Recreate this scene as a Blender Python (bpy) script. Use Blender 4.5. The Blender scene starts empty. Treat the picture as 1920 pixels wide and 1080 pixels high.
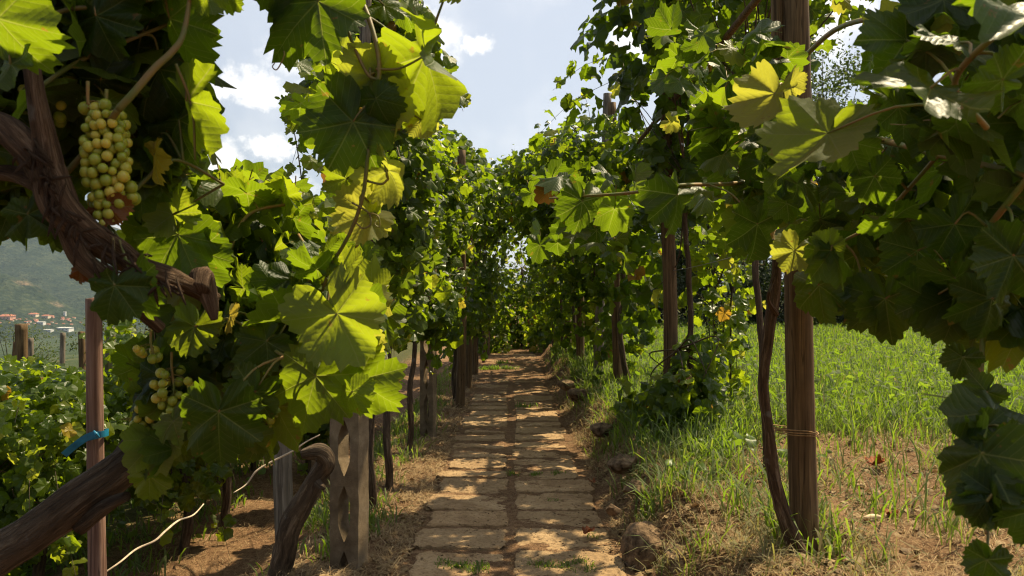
import bpy, math
import numpy as np
from mathutils import Vector

rng = np.random.default_rng(7)
SC = bpy.context.scene
COL = SC.collection
R = math.radians

# ------------------------------------------------------------------ camera, sky, sun, exposure
F = 1493.0                       # focal length in photo pixels (28 mm on a 36 mm frame, 1920 wide)
CAMZ, HORIZON = 1.3, 555.0
cam_d = bpy.data.cameras.new('camera')
cam = bpy.data.objects.new('camera', cam_d)
COL.objects.link(cam)
cam.location = (0, 0, CAMZ)
cam.rotation_euler = (R(90), 0, 0)
cam_d.sensor_width = 36.0
cam_d.lens = 28.0
cam_d.shift_y = (HORIZON - 540.0) / 1920.0
cam_d.clip_start, cam_d.clip_end = 0.05, 20000.0
cam_d.dof.use_dof = True
cam_d.dof.focus_distance = 2.9
cam_d.dof.aperture_fstop = 9.5
SC.camera = cam

SUN_AZ, SUN_EL = R(48), R(56)    # azimuth measured from +Y (view direction) towards +X
sun_v = Vector((math.sin(SUN_AZ) * math.cos(SUN_EL), math.cos(SUN_AZ) * math.cos(SUN_EL), math.sin(SUN_EL)))
sd = bpy.data.lights.new('sun', 'SUN')
sd.energy = 5.0
sd.angle = R(0.53)
sd.color = (1.0, 0.85, 0.56)
so = bpy.data.objects.new('sun', sd)
COL.objects.link(so)
so.rotation_euler = (-sun_v).to_track_quat('-Z', 'Y').to_euler()
so.location = sun_v * 60

SC.view_settings.view_transform = 'Standard'
SC.view_settings.look = 'None'
SC.view_settings.gamma = 1.0
SC.view_settings.exposure = 0.85
SC.render.engine = 'CYCLES'
SC.cycles.use_denoising = True
SC.cycles.max_bounces = 7
SC.cycles.diffuse_bounces = 3
SC.cycles.transmission_bounces = 4
SC.cycles.glossy_bounces = 2
SC.cycles.volume_bounces = 0
SC.cycles.pixel_filter_type = 'BLACKMAN_HARRIS'
SC.cycles.filter_width = 1.15
SC.cycles.sample_clamp_indirect = 6.0


def pix_dir(px, py):
    v = np.array([(px - 960.0) / F, 1.0, (HORIZON - py) / F])
    return v / np.linalg.norm(v)


world = bpy.data.worlds.new('World')
SC.world = world
world.use_nodes = True
wt = world.node_tree
wt.nodes.clear()


class NT:
    """tiny helper for writing shader graphs as expressions"""
    def __init__(s, tree):
        s.t, s.n, s.l = tree, tree.nodes, tree.links

    def new(s, kind, **kw):
        n = s.n.new(kind)
        for k, v in kw.items():
            setattr(n, k, v)
        return n

    def put(s, sock, v):
        if isinstance(v, bpy.types.NodeSocket):
            s.l.new(v, sock)
        elif v is not None:
            sock.default_value = v

    def m(s, op, a, b=None, c=None, clamp=False):
        n = s.new('ShaderNodeMath', operation=op)
        n.use_clamp = clamp
        s.put(n.inputs[0], a)
        s.put(n.inputs[1], b)
        s.put(n.inputs[2], c)
        return n.outputs[0]

    def v(s, op, a, b=None):
        n = s.new('ShaderNodeVectorMath', operation=op)
        s.put(n.inputs[0], a)
        s.put(n.inputs[1], b)
        return n.outputs['Value'] if op in ('DOT_PRODUCT', 'LENGTH', 'DISTANCE') else n.outputs[0]

    def noise(s, vec, scale, detail=4, rough=0.55, dist=0.0, out=0):
        n = s.new('ShaderNodeTexNoise')
        s.put(n.inputs['Vector'], vec)
        n.inputs['Scale'].default_value = scale
        n.inputs['Detail'].default_value = detail
        n.inputs['Roughness'].default_value = rough
        n.inputs['Distortion'].default_value = dist
        return n.outputs[out]

    def ramp(s, fac, stops, interp='LINEAR'):
        n = s.new('ShaderNodeValToRGB')
        cr = n.color_ramp
        cr.interpolation = interp
        while len(cr.elements) < len(stops):
            cr.elements.new(0.5)
        for e, (p, c) in zip(cr.elements, stops):
            e.position = p
            e.color = (c, c, c, 1) if isinstance(c, (int, float)) else (c[0], c[1], c[2], 1)
        s.put(n.inputs[0], fac)
        return n.outputs[0]

    def mix(s, fac, a, b, mode='MIX'):
        n = s.new('ShaderNodeMix', data_type='RGBA', blend_type=mode)
        s.put(n.inputs[0], fac)
        s.put(n.inputs[6], a if not isinstance(a, tuple) else (*a[:3], 1))
        s.put(n.inputs[7], b if not isinstance(b, tuple) else (*b[:3], 1))
        return n.outputs[2]

    def smooth(s, x, a, b):
        n = s.new('ShaderNodeMapRange', interpolation_type='SMOOTHSTEP')
        s.put(n.inputs[0], x)
        n.inputs[1].default_value, n.inputs[2].default_value = a, b
        n.inputs[3].default_value, n.inputs[4].default_value = 0, 1
        return n.outputs[0]

    def bump(s, h, strength=0.3, dist=0.01):
        n = s.new('ShaderNodeBump')
        n.inputs['Strength'].default_value = strength
        n.inputs['Distance'].default_value = dist
        s.put(n.inputs['Height'], h)
        return n.outputs[0]


def make_world():
    N = NT(wt)
    sky = N.new('ShaderNodeTexSky', sky_type='NISHITA')
    sky.sun_disc = False
    sky.sun_elevation = SUN_EL
    sky.sun_rotation = SUN_AZ
    sky.altitude = 300
    sky.air_density = 1.0
    sky.dust_density = 2.2
    sky.ozone_density = 1.2
    geo = N.new('ShaderNodeTexCoord').outputs['Generated']
    n1 = N.noise(geo, 26, 6, 0.6)
    n2 = N.noise(geo, 75, 6, 0.65)
    wob = N.m('ADD', N.m('MULTIPLY', N.m('SUBTRACT', n1, 0.5), 0.10), N.m('MULTIPLY', N.m('SUBTRACT', n2, 0.5), 0.035))
    total = None
    # small fair-weather cumulus: direction, half width, flatness, opacity
    for px, py, w, fl, op in [(478, 166, 44, 1.7, 1.0), (425, 172, 22, 1.9, .8), (507, 277, 36, 2.0, 1.0), (775, 72, 66, 1.5, 1.0),
                              (700, 62, 40, 1.6, .9), (900, 84, 25, 1.6, .9), (745, 160, 40, 1.6, .8), (400, 312, 50, 1.5, 1.0), (500, 372, 60, 1.6, .9), (352, 300, 35, 1.4, .8),
                              (1575, 18, 60, 1.5, .7), (1215, 62, 60, 1.5, .8), (545, 110, 40, 1.4, .4), (620, 90, 40, 1.5, .4), (60, 210, 80, 1.6, .9),
                              (1300, 330, 80, 1.8, .8), (1450, 80, 90, 1.6, .9), (250, 470, 90, 2.0, .5)]:
        c = pix_dir(px, py)
        dv = N.v('SUBTRACT', geo, tuple(c))
        dv = N.v('MULTIPLY', dv, (1.0, 1.0, fl))
        dl = N.v('LENGTH', dv)
        dd = N.m('ADD', dl, wob)
        r = w * 1.12 / F
        mk = N.smooth(N.m('MULTIPLY', dd, -1.0), -r * 1.5, -r * 0.35)
        mk = N.m('MULTIPLY', mk, op)
        total = mk if total is None else N.m('MAXIMUM', total, mk)
    veil = N.m('MULTIPLY', N.smooth(N.noise(geo, 5, 4, 0.6), 0.46, 0.75), 0.35)
    total = N.m('MAXIMUM', total, veil)
    side = N.v('DOT_PRODUCT', geo, tuple(sun_v))          # pale glare on the sun's side of the sky, deep blue opposite
    glare = N.m('MULTIPLY', N.smooth(side, .12, .5), .62)
    col = N.mix(total, N.mix(glare, sky.outputs[0], (11.0, 11.7, 13.0)), (17.6, 16.8, 15.7))
    bg = N.new('ShaderNodeBackground')
    N.put(bg.inputs[0], col)
    bg.inputs[1].default_value = 0.05
    out = N.new('ShaderNodeOutputWorld')
    N.l.new(bg.outputs[0], out.inputs[0])


make_world()


# ------------------------------------------------------------------ places
def P(px, py, d):
    """photo direction + distance along the view axis -> metres"""
    return np.array([(px - 960.0) / F * d, d, CAMZ + (HORIZON - py) / F * d])


def sstep(x, a, b):
    t = np.clip((x - a) / (b - a), 0, 1)
    return t * t * (3 - 2 * t)


def wob(x, y, s=1.0, seed=0.0):
    x, y = np.asarray(x) * s, np.asarray(y) * s
    return (np.sin(1.7 * x + 2.3 * y + seed) + np.sin(3.1 * x - 1.9 * y + 1.3 + seed * 2.1) * .6 + np.sin(-2.3 * x + 5.3 * y + 4.1 + seed) * .4
            + np.sin(6.1 * x + 4.7 * y + .7 + seed * 1.7) * .25) / 2.25


def gz(x, y):
    """height of the ground"""
    x, y = np.asarray(x, float), np.asarray(y, float)
    edge = .60 + .07 * wob(y, y * 0, 1.3)
    z = .27 * sstep(x, edge, edge + .30 + .08 * wob(y, x, 3.3, 5))
    z = z + .035 * wob(x, y, 14, 7) * np.exp(-((x - edge - .15) / .2) ** 2) * (y > 0) * (y < 20)
    z = z - .34 * sstep(-x, 1.0, 1.65)
    left = np.maximum(0, -x - 2.6)
    z = z - 118 * (1 - np.exp(-left * .16 / 118))
    off = sstep(np.abs(x), .45, .75)
    near = 1 - sstep(np.hypot(x, y), 40, 90)
    z = z + off * near * (.028 * wob(x, y, 3.0, 1) + .016 * wob(x, y, 9.0, 2)) + near * .006 * wob(x, y, 7, 4)
    far = sstep(np.hypot(x, y), 60, 300)
    z = z + .009 * (1 - sstep(np.abs(x), .40, .56)) * (y > 1.5) * (y < 18)
    return z + far * 3.0 * wob(x, y, .011, 3)


# ------------------------------------------------------------------ materials
def mat(name):
    m = bpy.data.materials.new(name)
    m.use_nodes = True
    m.node_tree.nodes.clear()
    N = NT(m.node_tree)
    out = N.new('ShaderNodeOutputMaterial')
    return m, N, out


def principled(N, out, col, rough=0.8, spec=0.3, normal=None):
    b = N.new('ShaderNodeBsdfPrincipled')
    N.put(b.inputs['Base Color'], col if not isinstance(col, tuple) else (*col, 1))
    N.put(b.inputs['Roughness'], rough)
    b.inputs['Specular IOR Level'].default_value = spec
    if normal is not None:
        N.l.new(normal, b.inputs['Normal'])
    N.l.new(b.outputs[0], out.inputs[0])
    return b


LEAF_TOP = [(0, (.020, .038, .006)), (.35, (.034, .062, .008)), (.7, (.062, .098, .010)), (.86, (.125, .150, .018)), (.93, (.20, .20, .025)), (.965, (.36, .25, .03)), (1, (.20, .075, .02))]
LEAF_TRANS = [(0, (.13, .215, .004)), (.35, (.235, .345, .007)), (.7, (.42, .52, .012)), (.86, (.60, .60, .05)), (.93, (.56, .52, .05)), (.965, (.66, .42, .04)), (1, (.34, .11, .02))]


def leaf_material(name, veins=True, gloss=.46, trans=.54, under=(.125, .135, .075), top=LEAF_TOP, tr=LEAF_TRANS):
    m, N, out = mat(name)
    at = N.new('ShaderNodeAttribute', attribute_name='rnd').outputs['Fac']
    pos = N.new('ShaderNodeTexCoord').outputs['Object']
    base = N.ramp(at, top)
    tcol = N.ramp(at, tr)
    back = N.new('ShaderNodeNewGeometry').outputs['Backfacing']
    n1 = N.noise(pos, 55, 3, .6)
    base = N.mix(N.m('MULTIPLY', N.smooth(n1, .45, .75), .35), base, (.09, .10, .02))
    spot = N.noise(pos, 34, 4, .62)
    sm = N.m('MULTIPLY', N.smooth(spot, .655, .70), .8 if veins else 0.0)
    base = N.mix(sm, base, (.16, .085, .025))
    tcol = N.mix(sm, tcol, (.42, .24, .03))
    nrm = None
    if veins:
        uv = N.new('ShaderNodeUVMap', uv_map='UVMap').outputs[0]
        sx = N.new('ShaderNodeSeparateXYZ')
        N.l.new(uv, sx.inputs[0])
        x, y = sx.outputs[0], sx.outputs[1]
        th = N.m('ABSOLUTE', N.m('ARCTAN2', y, x))
        r = N.v('LENGTH', uv)
        k1 = N.m('GREATER_THAN', th, .46)
        k2 = N.m('GREATER_THAN', th, 1.40)
        phi = N.m('SUBTRACT', N.m('SUBTRACT', th, N.m('MULTIPLY', k1, .92)), N.m('MULTIPLY', k2, 1.0))
        t = N.m('MULTIPLY', r, N.m('COSINE', phi))
        s = N.m('ABSOLUTE', N.m('MULTIPLY', r, N.m('SINE', phi)))
        wmain = N.m('SUBTRACT', .022, N.m('MULTIPLY', t, .014))
        main = N.m('SUBTRACT', 1.0, N.m('DIVIDE', s, wmain), clamp=True)
        chev = N.m('FRACT', N.m('MULTIPLY', N.m('SUBTRACT', t, N.m('MULTIPLY', s, .75)), 8.0))
        chev = N.m('ABSOLUTE', N.m('SUBTRACT', chev, .5))
        sec = N.m('SUBTRACT', 1.0, N.m('DIVIDE', chev, .06), clamp=True)
        vein = N.m('MAXIMUM', main, N.m('MULTIPLY', sec, .38))
        base = N.mix(N.m('MULTIPLY', vein, .75), base, (.16, .19, .05))
        tcol = N.mix(N.m('MULTIPLY', N.m('MAXIMUM', vein, N.m('MULTIPLY', sec, .55)), .6), tcol, (.55, .56, .14))
        # blade puckers up between the veins
        puck = N.noise(pos, 130, 2, .5)
        h = N.m('ADD', N.m('MULTIPLY', N.m('SINE', N.m('MULTIPLY', chev, 3.14)), .4), N.m('MULTIPLY', puck, .9))
        h = N.m('SUBTRACT', h, N.m('MULTIPLY', main, .6))
        nrm = N.bump(h, .32, .003)
    # pale felted underside
    base = N.mix(back, base, N.mix(.55, base, under))
    b = N.new('ShaderNodeBsdfPrincipled')
    N.l.new(base, b.inputs['Base Color'])
    b.inputs['Roughness'].default_value = gloss
    N.put(b.inputs['Roughness'], N.m('ADD', N.m('MULTIPLY', back, .35), gloss))
    b.inputs['Specular IOR Level'].default_value = .34
    tb = N.new('ShaderNodeBsdfTranslucent')
    N.l.new(tcol, tb.inputs[0])
    if nrm is not None:
        N.l.new(nrm, b.inputs['Normal'])
        N.l.new(nrm, tb.inputs['Normal'])
    mx = N.new('ShaderNodeMixShader')
    mx.inputs[0].default_value = trans
    N.l.new(b.outputs[0], mx.inputs[1])
    N.l.new(tb.outputs[0], mx.inputs[2])
    N.l.new(mx.outputs[0], out.inputs[0])
    return m


M = {}
M['leaf'] = leaf_material('vine_leaf')
M['leaf_far'] = leaf_material('vine_leaf_distant', veins=False, gloss=.36)
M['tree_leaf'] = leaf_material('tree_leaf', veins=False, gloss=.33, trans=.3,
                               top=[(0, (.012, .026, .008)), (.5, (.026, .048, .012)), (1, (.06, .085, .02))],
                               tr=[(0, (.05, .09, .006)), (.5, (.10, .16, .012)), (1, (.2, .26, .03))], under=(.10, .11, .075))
M['grass'] = leaf_material('grass_blade', veins=False, gloss=.42, trans=.42,
                           top=[(0, (.045, .08, .010)), (.6, (.085, .15, .017)), (.85, (.14, .18, .03)), (.93, (.28, .24, .09)), (1, (.36, .29, .14))],
                           tr=[(0, (.18, .28, .014)), (.6, (.31, .48, .022)), (.85, (.40, .50, .05)), (.93, (.40, .33, .1)), (1, (.36, .28, .12))])
M['straw'] = leaf_material('dry_straw', veins=False, gloss=.7, trans=.2,
                           top=[(0, (.15, .075, .03)), (.4, (.36, .24, .11)), (1, (.62, .49, .29))],
                           tr=[(0, (.16, .085, .035)), (.5, (.34, .21, .09)), (1, (.5, .38, .2))], under=(.3, .2, .1))


def stem_mat(name, c0, c1, rough=.55):
    m, N, out = mat(name)
    pos = N.new('ShaderNodeTexCoord').outputs['Object']
    principled(N, out, N.ramp(N.noise(pos, 22, 3), [(.35, c0), (.65, c1)]), rough, .35)
    return m


M['cane'] = stem_mat('green_cane', (.10, .135, .03), (.20, .13, .045))
M['petiole'] = stem_mat('petiole', (.16, .19, .035), (.30, .15, .05))
M['thin_wood'] = stem_mat('brown_shoot', (.055, .034, .02), (.12, .075, .04), .75)


def bark_mat(name, c0, c1, c2, cells=(9, .7), strength=1.0, dist=.02):
    """fissured bark; UV.x runs round the limb, UV.y along it in metres"""
    m, N, out = mat(name)
    uv = N.new('ShaderNodeUVMap', uv_map='UVMap').outputs[0]
    st = N.v('MULTIPLY', uv, (cells[0], cells[1] * 6, 1))
    warp = N.noise(uv, 9, 3, .6, out=1)
    st2 = N.v('ADD', st, N.v('MULTIPLY', warp, (1.6, 1.2, 0)))
    a = N.noise(st2, 1.5, 6, .65)
    b = N.noise(N.v('MULTIPLY', uv, (40, 9, 1)), 1.6, 4, .6)
    pos = N.new('ShaderNodeTexCoord').outputs['Object']
    blot = N.noise(pos, 11, 4, .6)
    col = N.ramp(N.m('ADD', N.m('MULTIPLY', a, .75), N.m('MULTIPLY', b, .25)), [(.34, c0), (.52, c1), (.68, c2)])
    col = N.mix(N.m('MULTIPLY', N.smooth(blot, .62, .74), .45), col, (.30, .29, .26))
    h = N.m('ADD', a, N.m('MULTIPLY', b, .35))
    principled(N, out, col, .85, .2, N.bump(h, strength, dist))
    return m


M['bark'] = bark_mat('vine_bark', (.026, .017, .010), (.105, .070, .042), (.25, .18, .115))
M['bark_red'] = bark_mat('reddish_vine_bark', (.026, .015, .009), (.13, .075, .042), (.34, .23, .15))
M['tree_bark'] = bark_mat('tree_bark', (.022, .018, .014), (.06, .048, .036), (.13, .11, .085))


def wood_post_mat(name, c0, c1, c2):
    m, N, out = mat(name)
    pos = N.new('ShaderNodeTexCoord').outputs['Object']
    g = N.noise(N.v('MULTIPLY', pos, (1, 1, .045)), 62, 5, .6, .4)
    crack = N.noise(N.v('MULTIPLY', pos, (1, 1, .03)), 24, 2, .5, .8)
    blot = N.noise(pos, 5, 4, .6)
    col = N.ramp(g, [(.32, c0), (.5, c1), (.7, c2)])
    col = N.mix(N.m('MULTIPLY', N.smooth(blot, .45, .7), .5), col, (c0[0] * 1.3, c0[1] * 1.3, c0[2] * 1.3))
    ck = N.smooth(crack, .36, .30)
    ck = N.m('SUBTRACT', 1.0, N.smooth(N.m('ABSOLUTE', N.m('SUBTRACT', crack, .5)), .0, .022))
    col = N.mix(N.m('MULTIPLY', ck, .55), col, (c0[0] * .25, c0[1] * .25, c0[2] * .25))
    h = N.m('SUBTRACT', N.m('MULTIPLY', g, .6), N.m('MULTIPLY', ck, .6))
    principled(N, out, col, .85, .2, N.bump(h, .6, .004))
    return m


M['post_brown'] = wood_post_mat('brown_chestnut_post', (.070, .042, .020), (.150, .092, .045), (.24, .155, .08))
M['post_grey'] = wood_post_mat('grey_weathered_post', (.08, .065, .048), (.19, .155, .115), (.33, .28, .22))
M['post_pink'] = wood_post_mat('reddish_smooth_pole', (.12, .062, .042), (.22, .125, .09), (.32, .20, .15))


def concrete_mat():
    m, N, out = mat('rough_concrete')
    pos = N.new('ShaderNodeTexCoord').outputs['Object']
    a = N.noise(pos, 9, 5, .65)
    b = N.noise(pos, 150, 3, .6)
    col = N.ramp(a, [(.3, (.12, .085, .05)), (.55, (.24, .175, .108)), (.75, (.36, .28, .18))])
    col = N.mix(N.m('MULTIPLY', N.smooth(b, .55, .7), .5), col, (.14, .105, .07))
    principled(N, out, col, .92, .15, N.bump(N.m('ADD', a, b), .7, .006))
    return m


M['concrete'] = concrete_mat()


def slab_mat():
    m, N, out = mat('tuff_slab')
    pos = N.new('ShaderNodeTexCoord').outputs['Object']
    at = N.new('ShaderNodeAttribute', attribute_name='rnd').outputs['Fac']
    a = N.noise(pos, 3.2, 6, .65)
    b = N.noise(pos, 38, 4, .65)
    vor = N.new('ShaderNodeTexVoronoi')
    N.l.new(N.v('ADD', pos, N.v('MULTIPLY', N.noise(pos, 30, 2, .5, out=1), (.02, .02, .02))), vor.inputs['Vector'])
    vor.inputs['Scale'].default_value = 34
    vor.inputs['Randomness'].default_value = 1
    pit = N.m('SUBTRACT', 1.0, N.smooth(vor.outputs['Distance'], .10, .26))
    pit = N.m('MULTIPLY', pit, N.smooth(N.noise(pos, 14, 2), .48, .62))
    col = N.ramp(a, [(.30, (.22, .132, .066)), (.50, (.37, .24, .125)), (.70, (.50, .345, .19))])
    col = N.mix(N.m('MULTIPLY', at, .6), col, (.29, .195, .105))
    col = N.mix(N.m('MULTIPLY', N.smooth(b, .48, .66), .6), col, (.19, .12, .062))
    col = N.mix(N.m('MULTIPLY', pit, .9), col, (.07, .04, .02))
    h = N.m('SUBTRACT', N.m('ADD', N.m('MULTIPLY', b, .6), a), N.m('MULTIPLY', pit, .9))
    principled(N, out, col, .95, .12, N.bump(h, 1.0, .022))
    return m


M['slab'] = slab_mat()


def ground_mat():
    m, N, out = mat('soil')
    pos = N.new('ShaderNodeTexCoord').outputs['Object']
    sx = N.new('ShaderNodeSeparateXYZ')
    N.l.new(pos, sx.inputs[0])
    a = N.noise(pos, 1.4, 6, .62)
    b = N.noise(pos, 24, 5, .65)
    c = N.noise(pos, 160, 3, .6)
    dirt = N.ramp(N.m('ADD', N.m('MULTIPLY', a, .45), N.m('MULTIPLY', b, .55)), [(.34, (.075, .040, .021)), (.5, (.185, .102, .052)), (.66, (.33, .20, .108))])
    dirt = N.mix(N.m('MULTIPLY', N.smooth(c, .52, .66), .6), dirt, (.42, .28, .15))
    dirt = N.mix(N.m('MULTIPLY', N.smooth(N.noise(pos, 60, 3), .56, .66), .7), dirt, (.085, .045, .022))
    green = N.ramp(b, [(.35, (.035, .05, .014)), (.6, (.07, .085, .025)), (.75, (.15, .11, .05))])
    right = N.m('MULTIPLY', N.smooth(N.m('ADD', sx.outputs[0], N.m('MULTIPLY', a, 1.2)), 1.5, 2.4), N.smooth(sx.outputs[1], 5.2, 7.0))
    # the bare strip between the vine rows on the lower terrace stays brown
    lx = N.m('ADD', sx.outputs[0], N.m('MULTIPLY', N.m('SUBTRACT', b, .5), .5))
    left = N.m('SUBTRACT', 1.0, N.smooth(lx, -3.0, -2.3))
    gm = N.m('MAXIMUM', N.m('MULTIPLY', right, .9), N.m('MULTIPLY', left, .85))
    far = N.smooth(N.v('LENGTH', pos), 60, 250)
    col = N.mix(gm, dirt, green)
    f1 = N.noise(pos, .012, 6, .62)
    f2 = N.noise(pos, .09, 3, .6)
    farc = N.ramp(N.m('ADD', N.m('MULTIPLY', f1, .55), N.m('MULTIPLY', f2, .45)), [(.38, (.02, .035, .014)), (.55, (.045, .062, .024)), (.68, (.12, .11, .05))])
    col = N.mix(far, col, farc)
    h = N.m('ADD', N.m('MULTIPLY', b, 1.0), N.m('MULTIPLY', c, .5))
    principled(N, out, col, .95, .1, N.bump(h, .9, .03))
    return m


M['ground'] = ground_mat()


def mountain_mat():
    m, N, out = mat('wooded_slope')
    pos = N.new('ShaderNodeTexCoord').outputs['Object']
    sx = N.new('ShaderNodeSeparateXYZ')
    N.l.new(pos, sx.inputs[0])
    big = N.noise(pos, .0042, 5, .6)
    tree = N.noise(pos, .085, 3, .65)
    mid = N.noise(pos, .019, 4, .6)
    wood = N.ramp(N.m('ADD', N.m('MULTIPLY', tree, .6), N.m('MULTIPLY', mid, .4)), [(.40, (.010, .020, .010)), (.52, (.025, .038, .017)), (.64, (.062, .072, .032))])
    bare = N.ramp(tree, [(.38, (.06, .055, .03)), (.62, (.19, .135, .08))])
    at = N.new('ShaderNodeAttribute', attribute_name='rnd').outputs['Fac']
    k = N.smooth(N.m('ADD', N.m('MULTIPLY', N.m('SUBTRACT', big, .5), 1.3), N.m('ADD', at, N.m('MULTIPLY', N.m('SUBTRACT', mid, .5), .9))), .48, .72)
    col = N.mix(k, wood, bare)
    principled(N, out, col, .95, .05, N.bump(N.m('ADD', tree, mid), 1.0, 9.0))
    return m


M['mountain'] = mountain_mat()


def simple(name, col, rough=.7, spec=.3, noise=0.15, scale=20, bump=0.0):
    m, N, out = mat(name)
    pos = N.new('ShaderNodeTexCoord').outputs['Object']
    n = N.noise(pos, scale, 4, .6)
    lo = tuple(c * (1 - noise * 2) for c in col)
    hi = tuple(min(1, c * (1 + noise * 2)) for c in col)
    principled(N, out, N.ramp(n, [(.3, lo), (.7, hi)]), rough, spec, N.bump(n, bump, .01) if bump else None)
    return m


M['rock'] = simple('brown_rock', (.16, .105, .062), .95, .1, .36, 24, 1.0)
M['ribbon'] = simple('blue_plastic', (.008, .17, .30), .38, .5, .14, 30, .1)
M['twine'] = simple('raffia', (.34, .21, .10), .8, .2, .2, 60)
M['wire'] = simple('wire', (.20, .18, .16), .45, .5, .2, 40)
M['dry_cane'] = simple('dry_pale_cane', (.55, .43, .30), .7, .25, .15, 40)
M['chip'] = simple('pale_wood_chip', (.58, .45, .28), .8, .2, .15, 30)
M['dry_leaf'] = simple('dry_leaf', (.27, .085, .030), .75, .2, .3, 30, .4)
M['rail'] = simple('peeled_pole', (.40, .32, .22), .75, .2, .2, 14, .3)
M['stucco_white'] = simple('white_stucco', (.62, .60, .56), .9, .1, .06, .4)
M['stucco_cream'] = simple('cream_stucco', (.60, .50, .36), .9, .1, .06, .4)
M['stucco_pink'] = simple('pink_stucco', (.52, .28, .20), .9, .1, .06, .4)
M['tiles'] = simple('terracotta_tiles', (.36, .14, .085), .9, .1, .15, .8)
M['window_dark'] = simple('dark_window', (.03, .035, .04), .2, .5, .1, 1)


def grape_mat():
    m, N, out = mat('white_grape')
    oi = N.new('ShaderNodeObjectInfo').outputs['Random']
    pos = N.new('ShaderNodeTexCoord').outputs['Object']
    n = N.noise(pos, 90, 3, .6)
    col = N.ramp(N.m('ADD', N.m('MULTIPLY', oi, .7), N.m('MULTIPLY', n, .3)), [(.2, (.25, .30, .030)), (.6, (.40, .40, .05)), (.92, (.58, .46, .08))])
    b = principled(N, out, col, .32, .45)
    b.inputs['Subsurface Weight'].default_value = .85
    b.inputs['Subsurface Radius'].default_value = (1.0, .7, .25)
    b.inputs['Subsurface Scale'].default_value = .016
    return m


M['grape'] = grape_mat()


# ------------------------------------------------------------------ mesh helpers
class MB:
    """collects vertices / faces with a uv, a random tone and a material per face"""
    def __init__(s):
        s.V, s.F, s.UV, s.T, s.FM, s.n = [], [], [], [], [], 0

    def add(s, V, Fs, uv=None, tone=0.5, mi=0):
        V = np.asarray(V, float)
        k = len(V)
        s.V.append(V)
        s.UV.append(np.zeros((k, 2)) if uv is None else np.asarray(uv, float))
        s.T.append(np.full(k, tone) if np.isscalar(tone) else np.asarray(tone, float))
        for f in Fs:
            f = np.asarray(f, np.int64)
            if len(f):
                s.F.append(f + s.n)
                s.FM.append(np.full(len(f), mi))
        s.n += k
        return s

    def build(s, name, mats, parent=None, smooth=True, origin=None):
        me = bpy.data.meshes.new(name)
        V = np.concatenate(s.V)
        base = np.zeros(3)
        if parent is not None:
            base = np.array(world_loc(parent))
        elif origin is not None:
            base = np.array(origin, float)
        V = V - base
        me.vertices.add(len(V))
        me.vertices.foreach_set('co', V.astype(np.float32).ravel())
        loops = np.concatenate([f.ravel() for f in s.F])
        sizes = np.concatenate([np.full(len(f), f.shape[1]) for f in s.F])
        starts = np.concatenate([[0], np.cumsum(sizes)[:-1]])
        me.loops.add(len(loops))
        me.loops.foreach_set('vertex_index', loops.astype(np.int32))
        me.polygons.add(len(sizes))
        me.polygons.foreach_set('loop_start', starts.astype(np.int32))
        me.polygons.foreach_set('material_index', np.concatenate(s.FM).astype(np.int32))
        me.polygons.foreach_set('use_smooth', np.full(len(sizes), bool(smooth)))
        uvl = me.uv_layers.new(name='UVMap')
        uvl.data.foreach_set('uv', np.concatenate(s.UV)[loops].astype(np.float32).ravel())
        a = me.attributes.new('rnd', 'FLOAT', 'POINT')
        a.data.foreach_set('value', np.concatenate(s.T).astype(np.float32))
        for m in (mats if isinstance(mats, (list, tuple)) else [mats]):
            me.materials.append(m)
        me.update()
        me.validate()
        o = bpy.data.objects.new(name, me)
        COL.objects.link(o)
        if parent is not None:
            o.parent = parent
        elif origin is not None:
            o.location = tuple(base)
        return o


def world_loc(o):
    v = Vector((0, 0, 0))
    while o is not None:
        v = v + o.location
        o = o.parent
    return v


def tag(o, label=None, cat=None, group=None, kind=None):
    if label:
        o['label'] = label
    if cat:
        o['category'] = cat
    if group:
        o['group'] = group
    if kind:
        o['kind'] = kind
    return o


def thing(name, label, cat, loc, group=None):
    o = bpy.data.objects.new(name, None)
    COL.objects.link(o)
    o.empty_display_size = .1
    o.location = tuple(float(c) for c in loc)
    return tag(o, label, cat, group)


def spline(pts, n):
    """Catmull-Rom through the points (any dimension)"""
    p = np.asarray(pts, float)
    if len(p) == 2:
        t = np.linspace(0, 1, n)[:, None]
        return p[0] * (1 - t) + p[1] * t
    q = np.vstack([2 * p[0] - p[1], p, 2 * p[-1] - p[-2]])
    u = np.linspace(0, len(p) - 1 - 1e-9, n)
    i = u.astype(int)
    t = (u - i)[:, None]
    a, b, c, d = q[i], q[i + 1], q[i + 2], q[i + 3]
    return .5 * (2 * b + (c - a) * t + (2 * a - 5 * b + 4 * c - d) * t * t + (3 * b - a - 3 * c + d) * t ** 3)


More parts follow.
